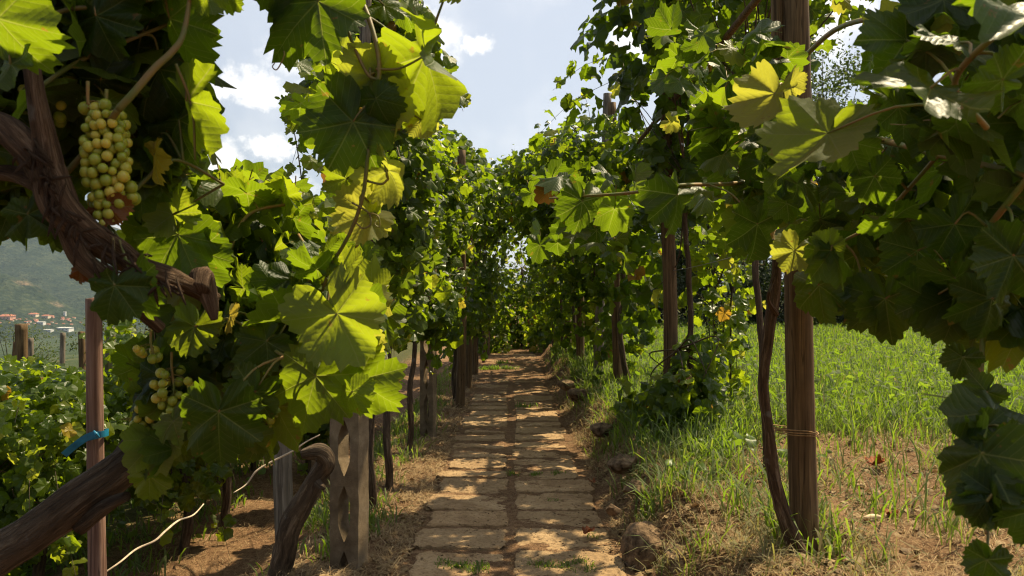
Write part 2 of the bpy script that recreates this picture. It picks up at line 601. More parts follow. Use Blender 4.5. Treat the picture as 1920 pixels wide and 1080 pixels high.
def tube(mb, path, rad, seg=8, mi=0, rough=0.0, tone=.5, cap=True, seed=0.0, ridges=5):
    path = np.asarray(path, float)
    n = len(path)
    rad = np.full(n, rad) if np.isscalar(rad) else np.interp(np.linspace(0, 1, n), np.linspace(0, 1, len(rad)), rad)
    tan = np.gradient(path, axis=0)
    tan /= np.linalg.norm(tan, axis=1)[:, None] + 1e-12
    ref = np.array([0, 1.0, 0]) if abs(tan[0][1]) < .85 else np.array([1.0, 0, 0])
    A, B = np.zeros((n, 3)), np.zeros((n, 3))
    a = ref - tan[0] * (ref @ tan[0])
    for i in range(n):
        a = a - tan[i] * (a @ tan[i])
        a = a / (np.linalg.norm(a) + 1e-12)
        A[i], B[i] = a, np.cross(tan[i], a)
    ang = np.linspace(0, 2 * np.pi, seg + 1)       # first column faces away, so the seam hides at the back
    L = np.concatenate([[0], np.cumsum(np.linalg.norm(np.diff(path, axis=0), axis=1))])
    rr = np.repeat(rad[:, None], seg + 1, 1)
    if rough > 0:
        aa, ll = np.meshgrid(ang, L)
        tw = ll * 3.0
        d = (np.sin(ridges * aa + tw + seed) * .45 + np.sin((ridges * 2 + 1) * aa - tw * 2 + seed * 2 + np.sin(ll * 23 + seed) * .7) * .35
             + np.sin(ll * 31 + 2 * aa + seed * 3) * .35 + np.sin(ll * 77 + 3 * aa + seed) * .2 + np.sin(ll * 9 + seed * 5) * .5)
        rr = rr * (1 + rough * d)
    V = path[:, None, :] + rr[..., None] * (np.cos(ang)[None, :, None] * A[:, None, :] + np.sin(ang)[None, :, None] * B[:, None, :])
    U = np.stack(np.meshgrid(ang / (2 * np.pi), L), -1)
    idx = np.arange(n * (seg + 1)).reshape(n, seg + 1)
    Fq = np.stack([idx[:-1, :-1], idx[:-1, 1:], idx[1:, 1:], idx[1:, :-1]], -1).reshape(-1, 4)
    V = V.reshape(-1, 3)
    U = U.reshape(-1, 2)
    fs = [Fq]
    if cap:
        V = np.vstack([V, path[0] - tan[0] * rad[0] * .15, path[-1] + tan[-1] * rad[-1] * .15])
        U = np.vstack([U, [0.5, 0], [0.5, L[-1]]])
        c0, c1 = n * (seg + 1), n * (seg + 1) + 1
        t0 = np.stack([np.full(seg, c0), idx[0, 1:], idx[0, :-1]], -1)
        t1 = np.stack([np.full(seg, c1), idx[-1, :-1], idx[-1, 1:]], -1)
        fs += [t0, t1]
    mb.add(V, fs, U, tone, mi)


# ------------------------------------------------------------------ vine leaves
KA = np.radians([0, 9, 20, 27, 36, 50, 62, 74, 82, 92, 105, 120, 135, 150, 163, 172, 180])
KR = np.array([1.0, .96, .88, .80, .81, .90, .87, .81, .75, .76, .80, .79, .75, .69, .60, .42, .14])


def outline(n, teeth=0.075, seed=0, lobed=1.0):
    g = np.random.default_rng(seed)
    th = np.linspace(-np.pi, np.pi, n, endpoint=False) + np.pi / n
    kr = .80 + (KR - .80) * lobed
    kr[-3:] = KR[-3:]
    r = np.interp(np.abs(th), KA, kr)
    asym = 1 + .06 * np.sin(th + g.uniform(0, 6)) + .03 * np.sin(2 * th + g.uniform(0, 6))
    r = r * asym
    if teeth:
        k = np.arange(n)
        saw = np.where(k % 3 == 0, .95, np.where(k % 3 == 1, -.75, .35)) * np.where(k % 6 < 3, 1.2, .65)
        r = r * (1 + teeth * saw * g.uniform(.35, 1.4, n) * (np.abs(th) < 2.75))
    return th, r


def leaf_template(n, rings, teeth, seed, fold=.25, curl=.25, wave=.07, lobed=1.0, size=1.0):
    """blade in the xy plane, stalk at the origin, tip along +x, upper face +z"""
    g = np.random.default_rng(seed + 991)
    th, r = outline(n, teeth, seed, lobed)
    V, U = [[0, 0, 0]], [[0, 0]]
    ph = g.uniform(0, 6, 4)
    lob = np.interp(np.abs(th), KA[[0, 3, 5, 8, 11, 16]], [1, 0, 1, 0, 1, 0]) * np.where(th < 0, 1.0, -1.0)
    bend = g.normal(0, .13, 3)
    fine = len(rings) > 3
    for q in rings:
        rq = r * q
        x, y = rq * np.cos(th), rq * np.sin(th)
        z = -fold * np.abs(y) * (1 - .25 * np.abs(y)) - curl * (np.maximum(0, x) ** 2) * .8 - curl * .5 * y * y
        z = z + wave * q * q * (np.sin(3 * th + ph[0]) + .7 * np.sin(5 * th + ph[1]) + .4 * np.sin(9 * th + ph[2]))
        z = z + .05 * wave / .07 * q * np.cos(6.3 * th + ph[3])
        z = z + q ** 3 * (bend[0] * np.maximum(lob, 0) + bend[1] * np.maximum(-lob, 0))
        if fine:
            phi = np.abs(th) - .92 * (np.abs(th) > .46) - 1.0 * (np.abs(th) > 1.40)
            t, sd_ = rq * np.cos(phi), np.abs(rq * np.sin(phi))
            ch = np.abs(((t - .75 * sd_) * 8.0) % 1.0 - .5)
            z = z + .011 * np.sin(ch * np.pi) * np.clip(sd_ * 14, 0, 1) - .012 * np.exp(-(sd_ / .03) ** 2)
            z = z + .016 * q * wob(x, y, 9, seed)
        V += np.stack([x, y, z], 1).tolist()
        U += np.stack([x, y], 1).tolist()
    V, U = np.array(V) * size, np.array(U)
    i = np.arange(n)
    j = (i + 1) % n
    fs = [np.stack([np.zeros(n, int), 1 + i, 1 + j], 1)]
    for k in range(len(rings) - 1):
        a, b = 1 + k * n, 1 + (k + 1) * n
        fs.append(np.stack([a + i, b + i, b + j, a + j], 1))
    return V, fs, U


LOD1 = [leaf_template(39, (.35, .7, 1.0), .10, s, fold=f, curl=c, wave=w, lobed=l) for s, f, c, w, l in
        [(31, .9, .3, .10, 1.0), (32, .2, .9, .13, .9), (33, -.35, .6, .13, 1.1), (34, .45, -.4, .12, .8), (35, .05, .5, .16, 1.0), (1, .30, .30, .07, 1.0), (2, .15, .45, .09, .9), (3, .5, .2, .06, 1.1), (4, -.15, .35, .09, 1.0), (5, .25, -.2, .10, .8), (6, .7, .5, .08, 1.1), (7, .1, .1, .11, 1.2), (8, .4, .7, .09, .9)]]
LOD2 = [leaf_template(19, (.55, 1.0,), .07, s, fold=f, curl=c, wave=w) for s, f, c, w in
        [(11, .35, .3, .08), (12, .1, .5, .1), (13, .6, .2, .08), (14, -.1, .4, .12), (15, .3, -.2, .12)]]
LOD3 = [leaf_template(10, (1.0,), .07, s, fold=f, curl=c, wave=w) for s, f, c, w in [(21, .35, .3, .1), (22, .1, .5, .12), (23, .5, .1, .1)]]
BLADE = [(np.array([[0, 0, 0], [.35, .24, -.03], [.75, .20, -.10], [1, 0, -.2], [.75, -.20, -.10], [.35, -.24, -.03], [.5, 0, .05]], float),
          [np.array([[6, 0, 5], [6, 5, 4], [6, 4, 3], [6, 3, 2], [6, 2, 1], [6, 1, 0]])[:, ::-1]], np.zeros((7, 2)))]


LIT = []


def lit(px, py, d, r):
    LIT.append((P(px, py, d), r))


for q in [(1425, 230, 1.35, .07), (1505, 300, 1.2, .10), (1490, 330, 1.2, .07), (1620, 430, 1.3, .06), (1560, 500, 1.42, .07), (1475, 500, 1.45, .07),
          (660, 110, 1.37, .08), (745, 110, 1.38, .08), (835, 190, 1.34, .10), (835, 120, 1.34, .08), (740, 250, 1.36, .07), (795, 250, 1.36, .05), (750, 360, 1.36, .06),
          (690, 640, 1.36, .12), (660, 560, 1.36, .08), (585, 770, 1.36, .08), (720, 750, 1.38, .08), (300, 480, 1.42, .07), (430, 350, 1.7, .08), (530, 350, 1.7, .08),
          (690, 520, 1.4, .06), (640, 430, 1.4, .07), (600, 490, 1.42, .07), (385, 250, 1.22, .08), (200, 200, 1.2, .05), (235, 240, 1.2, .03), (345, 380, 1.42, .07), (60, 60, 1.02, .08),
          (1060, 300, 6, .25), (340, 640, 1.45, .06), (1700, 150, .95, .05), (1810, 40, .9, .05), (1890, 490, 1.3, .05),
          (455, 1000, 5.4, .32), (390, 1030, 4.9, .22), (480, 940, 6.2, .25), (810, 1040, 3.5, .16), (880, 890, 5.2, .15), (860, 850, 5.8, .12), (960, 790, 7, .12), (730, 930, 5, .15), (1220, 950, 3.9, .12),
          (685, 880, 3.85, .09), (682, 960, 3.85, .09), (1060, 940, 4.2, .12), (920, 1000, 3.8, .10), (930, 690, 14, .45), (1100, 300, 8.3, .35), (1150, 250, 8.0, .3), (1020, 330, 11, .4), (850, 330, 8, .3), (800, 400, 6.5, .3), (880, 450, 11, .35), (920, 560, 18.5, .5), (960, 520, 20, .5), (985, 590, 18.3, .4), (760, 330, 6, .25), (930, 680, 15.5, .35)]:
    lit(*q)


def unshaded(pos):
    """mask of the leaves that leave the sun's way to the lit leaves free"""
    s = np.array(sun_v)
    keep = np.ones(len(pos), bool)
    for c, r in LIT:
        w = pos - c
        t = w @ s
        dist = np.linalg.norm(w - t[:, None] * s, axis=1)
        keep &= ~((t > .07) & (dist < r))
    return keep


def unit(v):
    return v / (np.linalg.norm(v, axis=-1, keepdims=True) + 1e-12)


def frames(normal, tipdir):
    Nn = unit(normal)
    T = tipdir - Nn * np.sum(tipdir * Nn, -1, keepdims=True)
    T = unit(T)
    B = np.cross(Nn, T)
    return np.stack([T, B, Nn], -1)


def scatter(mb, templates, pos, normal, tip, scale, tone, mi=0, g=None):
    Rm = frames(normal, tip)
    which = (g or rng).integers(0, len(templates), len(pos))
    for k, (V, fs, U) in enumerate(templates):
        sel = np.where(which == k)[0]
        if not len(sel):
            continue
        W = np.einsum('nij,vj->nvi', Rm[sel], V) * scale[sel][:, None, None] + pos[sel][:, None, :]
        nv = len(V)
        offs = (np.arange(len(sel)) * nv)[:, None, None]
        FF = [(f[None] + offs).reshape(-1, f.shape[1]) for f in fs]
        mb.add(W.reshape(-1, 3), FF, np.tile(U, (len(sel), 1)), np.repeat(tone[sel], nv), mi)
    return Rm


def tones(n, g, lo=.05, hi=.80, yellow=.03):
    t = lo + (hi - lo) * g.beta(1.6, 1.9, n)
    y = g.random(n) < yellow
    t[y] = g.uniform(.86, 1.0, y.sum())
    return t


def petioles(mb, pos, Rm, scale, g, mi, length=.9, every=1):
    """thin stalks running back from each blade"""
    ids = np.arange(0, len(pos), every)
    back = -Rm[ids, :, 0] * .8 - Rm[ids, :, 2] * .5 + g.normal(0, .3, (len(ids), 3)) + np.array([0, 0, .25])
    back = unit(back) * (scale[ids] * length * g.uniform(.6, 1.2, len(ids)))[:, None]
    a = pos[ids]
    b = a + back * .5 + np.array([0, 0, .004])
    c = a + back
    r = .0016
    ang = np.array([0, 2.1, 4.2])
    off = np.stack([np.cos(ang), np.sin(ang) * .7, np.sin(ang) * .7], -1) * r
    V = np.stack([a[:, None] + off, b[:, None] + off, c[:, None] + off * 1.2], 1).reshape(-1, 3)
    f = []
    for k in range(2):
        for q in range(3):
            f.append([k * 3 + q, k * 3 + (q + 1) % 3, k * 3 + 3 + (q + 1) % 3, k * 3 + 3 + q])
    f = np.array(f)
    FF = (f[None] + (np.arange(len(ids)) * 9)[:, None, None]).reshape(-1, 4)
    mb.add(V, [FF], None, .5, mi)


def in_poly(pts, poly):
    x, y = pts[:, 0], pts[:, 1]
    poly = np.asarray(poly, float)
    c = np.zeros(len(pts), bool)
    j = len(poly) - 1
    for i in range(len(poly)):
        xi, yi = poly[i]
        xj, yj = poly[j]
        k = ((yi > y) != (yj > y)) & (x < (xj - xi) * (y - yi) / (yj - yi + 1e-12) + xi)
        c ^= k
        j = i
    return c


def sample_view_poly(poly, d0, d1, n, g):
    poly = np.asarray(poly, float)
    lo, hi = poly.min(0), poly.max(0)
    out = np.zeros((0, 2))
    while len(out) < n:
        q = g.uniform(lo, hi, (n * 3, 2))
        out = np.vstack([out, q[in_poly(q, poly)]])
    q = out[:n]
    d = g.uniform(d0, d1, n)
    return np.stack([(q[:, 0] - 960) / F * d, d, CAMZ + (HORIZON - q[:, 1]) / F * d], 1)


def leaf_dirs(n, g, out=(0, 0, 0), up=.55, jit=.75, droop=.8):
    nm = np.array([0, 0, up]) + np.array(out) + g.normal(0, jit, (n, 3))
    tip = np.array([0, 0, -droop]) + np.array(out) * .5 + g.normal(0, .6, (n, 3))
    return nm, tip


def near_foliage(mb, regions, g, size=(.042, .078), yellow=.03, tone=(.05, .75)):
    """leaf masses near the camera: a polygon seen from the path, filled between two distances"""
    for poly, d0, d1, n in regions:
        n = int(n * 1.8)
        pos = sample_view_poly(poly, d0, d1, n, g)
        pos = pos[unshaded(pos)]
        n = len(pos)
        nm, tip = leaf_dirs(n, g, out=(.1, -.35, 0), up=.5, jit=.6)
        sc = g.uniform(size[0], size[1], n)
        Rm = scatter(mb, LOD1, pos, nm, tip, sc, tones(n, g, tone[0], tone[1], yellow), 0, g)
        petioles(mb, pos, Rm, sc, g, 1)


def hero_leaf(parent, px, py, ang, size, d, yaw=0, pitch=0, tone=.4, flip=False, fold=None, curl=None, wave=None, lobed=None, seed=0, canes=None, stalks=None, label=None):
    """one large leaf: stalk end at (px, py), tip towards `ang` (0 = right, 90 = up), `size` = stalk-to-tip"""
    q = np.random.default_rng(seed + 5000)
    fold = q.uniform(-.05, .55) if fold is None else fold
    curl = q.uniform(-.1, .6) if curl is None else curl
    wave = q.uniform(.05, .15) if wave is None else wave
    lobed = q.uniform(.45, 1.45) if lobed is None else lobed
    a, p = R(ang), R(pitch)
    T = np.array([math.cos(p) * math.cos(a), -math.sin(p), math.cos(p) * math.sin(a)])
    N0 = np.array([0, -1.0, 0])
    N0 = unit(N0 - T * (N0 @ T))
    y = R(yaw + (180 if flip else 0))
    Nn = N0 * math.cos(y) + np.cross(T, N0) * math.sin(y)
    B = np.cross(Nn, T)
    V, fs, U = leaf_template(78, (.12, .24, .36, .48, .6, .72, .84, .93, 1.0), .085, seed, fold, curl, wave, lobed)
    s = (.74 if px < 1300 else .70) * size * d / F
    o = P(px, py, d)
    W = V @ np.stack([T, B, Nn], 0) * s + o
    mb = MB().add(W, fs, U, tone)
    ob = mb.build('leaf', [M['leaf']], parent)
    if label:
        ob['label'] = label
    if stalks is not None:
        tgt = None
        if canes is not None and len(canes):
            dd = np.linalg.norm(canes - o, axis=1)
            k = dd.argmin()
            if dd[k] < .30:
                tgt = canes[k]
        if tgt is None:
            tgt = o - T * .07 + np.array([0, .03, .05])
        midp = (o + tgt) / 2 + np.array([0, 0, .012]) - T * .01
        tube(stalks, spline([o, midp, tgt], 7), [.0017, .002, .0026], 6, 0)
    return ob


def polyline(pts, n):
    """list of (px, py, d) -> smooth path in metres"""
    return spline([P(*p) for p in pts], n)


def grape_bunch(parent, top, length, width, berry, n, seed, mesh=None):
    """stalk with round berries set about it; every berry is its own object"""
    g = np.random.default_rng(seed)
    top = np.asarray(top, float)
    mb = MB()
    core = spline([top + [0, 0, .03], top, top + [.004, 0, -length * .5], top + [.0, 0, -length * .92]], 12)
    tube(mb, core, [.0028, .0022, .0012], 6)
    spots = []
    tries = 0
    while len(spots) < n and tries < 60000:
        tries += 1
        t = g.random() ** .85
        w = width * (.55 + .75 * math.sin(min(1, t * 1.6 + .28) * math.pi * .62)) * (1 - .75 * max(0, t - .55) / .45) * .5
        a = g.uniform(0, 2 * math.pi)
        rr = w * math.sqrt(g.uniform(.25, 1))
        q = top + np.array([rr * math.cos(a), rr * math.sin(a) * .8, -length * (.04 + .96 * t)])
        if all(np.sum((q - s) ** 2) > (berry * 1.5) ** 2 for s in spots):
            spots.append(q)
    for q in spots:
        c = np.array([top[0], top[1], min(top[2], q[2] + .012)])
        tube(mb, spline([c, (c + q) / 2 + [0, 0, .003], q], 4), .0008, 4, cap=False)
    st = mb.build('grape_bunch', [M['petiole']], parent)
    for q in spots:
        o = bpy.data.objects.new('grape', GRAPE_MESH)
        COL.objects.link(o)
        o.parent = st
        o.location = tuple(q - np.array(world_loc(parent)))
        s = berry * g.uniform(.74, 1.1)
        o.scale = (s, s, s * g.uniform(1.0, 1.1))
        o.rotation_euler = (g.uniform(-.4, .4), g.uniform(-.4, .4), g.uniform(0, 6))
    return st


def make_grape_mesh():
    mb = MB()
    nu, nv = 20, 12
    v = np.linspace(0, np.pi, nv)
    u = np.linspace(0, 2 * np.pi, nu, endpoint=False)
    V = np.stack([np.outer(np.sin(v), np.cos(u)), np.outer(np.sin(v), np.sin(u)), np.outer(np.cos(v), np.ones(nu))], -1).reshape(-1, 3)
    V[:, 2] = np.where(V[:, 2] < -.9, V[:, 2] * .985, V[:, 2])
    idx = np.arange(nu * nv).reshape(nv, nu)
    nx = np.roll(idx, -1, 1)
    Fq = np.stack([idx[:-1], idx[1:], nx[1:], nx[:-1]], -1).reshape(-1, 4)
    mb.add(V, [Fq])
    o = mb.build('grape', [M['grape']])
    me = o.data
    bpy.data.objects.remove(o)
    return me


GRAPE_MESH = make_grape_mesh()

# ------------------------------------------------------------------ ground
def axis(dense0, dense1, step, lo, hi, growth=1.16):
    mid = np.arange(dense0, dense1 + step * .5, step)
    a, s, x = [], step, dense0
    while x > lo:
        s *= growth
        x -= s
        a.append(max(x, lo))
    b, s, x = [], step, dense1
    while x < hi:
        s *= growth
        x += s
        b.append(min(x, hi))
    return np.concatenate([a[::-1], mid, b])


def grid_mesh(mb, xs, ys, zf, tone=.5):
    X, Y = np.meshgrid(xs, ys)
    Z = zf(X, Y)
    V = np.stack([X, Y, Z], -1).reshape(-1, 3)
    idx = np.arange(len(V)).reshape(X.shape)
    Fq = np.stack([idx[:-1, :-1], idx[:-1, 1:], idx[1:, 1:], idx[1:, :-1]], -1).reshape(-1, 4)
    mb.add(V, [Fq], V[:, :2], tone if np.isscalar(tone) else tone(X, Y).ravel())


mb = MB()
grid_mesh(mb, axis(-4, 4, .06, -3900, 2500), axis(1.5, 18, .06, -300, 5400), gz)
tag(mb.build('ground', [M['ground']]), 'sloping vineyard ground of brown soil, grass and far valley floor', 'ground', kind='structure')


def build_path():
    mb = MB()
    g = np.random.default_rng(21)
    y = 2.35
    row = 0
    while y < 17.4:
        dep = g.uniform(.31, .45)
        for side in (-1, 1):
            x0 = -.012 + .012 * math.sin(y * 1.7) + side * g.uniform(.001, .006)
            x1 = side * g.uniform(.48, .57)
            xa, xb = (x1, x0) if side < 0 else (x0, x1)
            yo = g.normal(0, .012)
            ya, yb = y + g.uniform(-.006, .010) + yo * .5, y + dep - g.uniform(-.006, .010) + yo * .5
            nx, ny = (40, 30) if y < 6.5 else (14, 9)
            U, W = np.meshgrid(np.linspace(-1, 1, nx), np.linspace(-1, 1, ny))
            ed = np.maximum(np.abs(U), np.abs(W))
            X = (xa + xb) / 2 + U * (xb - xa) / 2
            Y = (ya + yb) / 2 + W * (yb - ya) / 2
            rim = sstep(ed, .72, 1)
            X = X - rim * np.sign(U) * (np.abs(U) > .7) * (.012 + .013 * wob(Y, X * .3, 11, row * 3 + side) + .006 * wob(Y, X, 34, row))
            Y = Y - rim * np.sign(W) * (np.abs(W) > .7) * (.014 + .016 * wob(X, Y * .3, 9, row * 2 + side) + .007 * wob(X, Y, 31, row + 3))
            corner = sstep(np.abs(U) + np.abs(W), 1.72, 2.0) * g.uniform(0, .05)
            X, Y = X - corner * np.sign(U), Y - corner * np.sign(W)
            dip = np.where(ed > .999, .075, np.where(ed > .93, .005, 0))
            zt = .017 - .012 * float(sstep(y, 8, 13)) + g.normal(0, .005) + g.normal(0, .007) * U + g.normal(0, .007) * W
            Z = zt + .0035 * wob(X, Y, 14, row) + .0030 * wob(X, Y, 41, row + 2) + .0022 * wob(X, Y, 95, row + 1) - dip
            # worn hollows and spalled flakes
            Z = Z - .010 * sstep(wob(X, Y, 6.5, row * 1.7 + side), .55, .75) - .008 * sstep(wob(X, Y, 23, row + side), .62, .72)
            V = np.stack([X, Y, Z], -1).reshape(-1, 3)
            idx = np.arange(nx * ny).reshape(ny, nx)
            Fq = np.stack([idx[:-1, :-1], idx[:-1, 1:], idx[1:, 1:], idx[1:, :-1]], -1).reshape(-1, 4)
            mb.add(V, [Fq], None, g.random())
        y += dep
        row += 1
    tag(mb.build('path', [M['slab']], smooth=False), 'straight path of two columns of worn tuff slabs', 'path', kind='structure')


build_path()


# ------------------------------------------------------------------ far valley, mountain, town
def ridge(px, prof):
    a = np.array(prof, float)
    return np.interp(px, a[:, 0], a[:, 1])


def mtn_far(X, Y):
    px = 960 + X / Y * F
    top = ridge(px, [(-2500, 250), (-600, 200), (-100, 365), (40, 385), (200, 425), (480, 488), (700, 520), (1000, 548), (1400, 552), (4000, 552)])
    zt = CAMZ + (HORIZON - top) / F * 3000
    t = np.clip((Y - 1900) / 1100, 0, 1)
    back = np.clip((Y - 3000) / 1500, 0, 1)
    z = -122 + (zt + 122) * (t ** 1.15) * (1 - .5 * back)
    rg = wob(X, Y, .006, 2) * 26 + wob(X, Y, .017, 5) * 10 + wob(X, Y, .06, 1) * 4
    return z + rg * t * (1 - .3 * t)


def mtn_near(X, Y):
    px = 960 + X / Y * F
    top = ridge(px, [(-2500, 380), (-500, 420), (-150, 470), (0, 508), (50, 528), (100, 562), (160, 592), (230, 618), (400, 640), (4000, 660)])
    zt = CAMZ + (HORIZON - top) / F * 1900
    t = np.clip((Y - 1500) / 400, 0, 1)
    back = np.clip((Y - 1900) / 500, 0, 1)
    z = -122 + (zt + 122) * t * (1 - back ** 2)
    return z + (wob(X, Y, .009, 4) * 12 + wob(X, Y, .05, 1) * 3.5) * t * (1 - back * .8)


mb = MB()
grid_mesh(mb, np.linspace(-3850, 2400, 420), np.linspace(1850, 4500, 200), mtn_far, lambda X, Y: np.clip((mtn_far(X, Y) - 60) / 330, 0, .75))
tag(mb.build('mountain', [M['mountain']]), 'hazy wooded mountain beyond the valley', 'mountain', kind='structure')
mb = MB()
grid_mesh(mb, np.linspace(-3850, 200, 420), np.linspace(1480, 2400, 110), mtn_near,
          lambda X, Y: .42 * np.exp(-((Y - 1880) / 70) ** 2) * sstep(960 + X / Y * F, -60, 20) * (1 - sstep(960 + X / Y * F, 105, 150)))
tag(mb.build('hill', [M['mountain']]), 'nearer wooded spur with a bare brown crest', 'hill', kind='structure')


def house(px, py, w, h, wall, roof, gable, k, label):
    """far house in the valley: rendered walls, tiled roof, two window rows"""
    dd = np.linspace(1490, 1950, 300)
    zr = CAMZ + (HORIZON - py) / F * dd
    hit = np.where(zr <= mtn_near((px - 960) / F * dd, dd))[0]
    d = dd[hit[0]] if len(hit) else 1560
    c = P(px, py, d)
    W, D, H = w * d / F, w * d / F * .8, h * d / F
    o = thing('house', label, 'house', c - np.array([0, 0, H / 2]), 'houses of the far valley town')
    x, y, z = c
    b = MB()
    z0, z1 = z - H / 2 - 3, z + H / 2
    V = np.array([[x - W / 2, y, z0], [x + W / 2, y, z0], [x + W / 2, y + D, z0], [x - W / 2, y + D, z0], [x - W / 2, y, z1], [x + W / 2, y, z1], [x + W / 2, y + D, z1], [x - W / 2, y + D, z1]])
    b.add(V, [[[0, 1, 5, 4], [1, 2, 6, 5], [2, 3, 7, 6], [3, 0, 4, 7], [4, 5, 6, 7]]])
    b.build('wall', [wall], o, smooth=False)
    r = MB()
    e = W * .05
    rh = W * .16 if gable else W * .04
    V = np.array([[x - W / 2 - e, y - e, z1 + .05], [x + W / 2 + e, y - e, z1 + .05], [x + W / 2 + e, y + D + e, z1 + .05], [x - W / 2 - e, y + D + e, z1 + .05],
                  [x - W / 2 + (0 if not gable else W * .12), y + D / 2, z1 + rh], [x + W / 2 - (0 if not gable else W * .12), y + D / 2, z1 + rh]])
    r.add(V, [[[0, 1, 5, 4], [2, 3, 4, 5]], [[1, 2, 5], [3, 0, 4]], [[3, 2, 1, 0]]])
    r.build('roof', [roof], o, smooth=False)
    if w > 11:
        for j in range(2 if h > 7 else 1):
            for i in range(3):
                q = MB()
                cx = x + (i - 1) * W * .3
                cz = z + H * .15 - j * H * .42
                a, bb = W * .055, H * .11
                q.add([[cx - a, y - .25, cz - bb], [cx + a, y - .25, cz - bb], [cx + a, y - .25, cz + bb], [cx - a, y - .25, cz + bb],
                       [cx - a, y + .1, cz - bb], [cx + a, y + .1, cz - bb], [cx + a, y + .1, cz + bb], [cx - a, y + .1, cz + bb]],
                      [[[0, 1, 2, 3], [0, 4, 5, 1], [1, 5, 6, 2], [2, 6, 7, 3], [3, 7, 4, 0]]])
                q.build('window', [M['window_dark']], o, smooth=False)
    return o


def build_town():
    g = np.random.default_rng(5)
    big = [(118, 619, 22, 9, 'stucco_white', 'stucco_white', 0, 'long white flat-roofed building lowest in the valley, right of the small post'),
           (88, 621, 14, 6, 'stucco_white', 'stucco_white', 0, 'low white building left of the long white one in the valley'),
           (8, 598, 22, 10, 'stucco_pink', 'tiles', 1, 'largest pink house at the left edge of the far town'),
           (60, 593, 14, 8, 'stucco_cream', 'tiles', 1, 'cream house with red roof in the middle of the far town'),
           (84, 596, 12, 8, 'stucco_cream', 'tiles', 1, 'yellowish house near the tall white tower in the town'),
           (75, 608, 12, 9, 'stucco_white', 'stucco_white', 0, 'grey white block standing below the far town'),
           (121, 592, 4, 16, 'stucco_white', 'stucco_white', 0, 'slim white tower at the right end of the far town')]
    for i, (px, py, w, h, a, r, gb, lab) in enumerate(big):
        house(px, py, w, h, M[a], M[r], gb, i, lab)
    for i in range(46):
        px = g.uniform(-15, 150)
        py = 590 + g.uniform(0, 19) + .02 * px
        w = g.uniform(3.5, 7)
        wallc = ['stucco_white', 'stucco_cream', 'stucco_pink', 'stucco_cream'][g.integers(0, 4)]
        house(px, py, w, w * g.uniform(.32, .5), M[wallc], M['tiles'], 1, i, 'tiny red-roofed house among the many of the far town')


build_town()


# ------------------------------------------------------------------ posts
def post(name, label, base, top, r0, r1, material, group=None, bend=.01, cat='post', seed=0, split=False, embed=.12):
    base, top = np.asarray(base, float), np.asarray(top, float)
    g = np.random.default_rng(seed + 40)
    mb = MB()
    ax = top - base
    p = spline([base - ax / np.linalg.norm(ax) * embed, base + ax * .33 + g.normal(0, bend, 3) * [1, 1, 0], base + ax * .66 + g.normal(0, bend, 3) * [1, 1, 0], top], 34)
    tube(mb, p, [r0, (r0 + r1) / 2, r1, r1 * .97], 20, rough=.014, seed=seed, ridges=3)
    o = mb.build(name, [material], origin=base)
    return tag(o, label, cat, group)


GR, GL, GF = 'wooden posts of the right vine row', 'posts of the left vine row', 'posts of the lower vineyard'


def on_ground(px, d):
    x = (px - 960) / F * d
    return np.array([x, d, float(gz(x, d))])


p0 = on_ground(1510, 3.25)
post('wooden_post', 'thick brown post with twine, nearest on the right of the path', p0, p0 + np.array([-.055, 0, 2.62]), .056, .054, M['post_brown'], GR, .006, seed=1)
b1 = P(1470, 215, 3.5)
post('wooden_stake', 'thin split stake fixed against the left side of the nearest right post, near its top', [1.092, 3.27, 1.86], [1.062, 3.25, 2.95], .020, .024, M['post_brown'], GR, .006, cat='stake', seed=2)
for i, (px, d, pxt, ztop, r, lab) in enumerate([
        (1256, 6.3, 1256, 3.2, .058, 'second brown post right of the path, slim and straight with weeds at its foot'),
        (1160, 8.2, 1148, 3.3, .050, 'third post right of the path, wrapped by a twisting vine'),
        (1122, 9.6, 1140, 3.75, .058, 'grey post right of the path whose bare top pokes above the leaves'),
        (1088, 11.4, 1086, 3.4, .06, 'fifth post right of the path, in deep shade beside a curved vine'),
        (1066, 13.4, 1064, 3.4, .06, 'sixth post right of the path, dark and almost hidden by leaves'),
        (1048, 15.6, 1046, 3.6, .06, 'farthest post right of the path, where the slabs end')]):
    b = on_ground(px, d)
    xt = (pxt - 960) / F * d
    post('wooden_post', lab, b, [xt, d + .05, ztop], r, r * .9, M['post_grey'] if i == 2 else M['post_brown'], GR, .012, seed=10 + i)

# left row: tall pole behind the hanging shoot, grey stump post, and the posts beyond
b = on_ground(668, 4.25)
post('wooden_pole', 'tall thin pole rising behind the hanging leafy shoot on the left', b, [(688 - 960) / F * 4.25, 4.25, 3.25], .036, .032, M['post_grey'], GL, .01, cat='pole', seed=31)
x5, d5 = (536 - 960) / F * 4.45, 4.45
post('wooden_post', 'grey cracked post with a flat sawn top beside the gnarled stump', [x5, d5, float(gz(x5, d5))], P(531, 818, 4.45), .055, .052, M['post_grey'], GL, .004, seed=32)
for i, (px, d, ztop, r, lab) in enumerate([
        (862, 9.3, 3.0, .055, 'brown post left of the path behind the slotted concrete one'),
        (878, 11.2, 3.2, .055, 'brown post left of the path between two dark vine trunks'),
        (890, 13.2, 3.4, .055, 'thin dark post left of the path near its far end'),
        (915, 17.4, 1.2, .03, 'short thin stake left of the path where the slabs end')]):
    b = on_ground(px, d)
    post('wooden_post', lab, b, [b[0] + .02, d, ztop], r, r * .9, M['post_brown'], GL, .012, seed=50 + i)


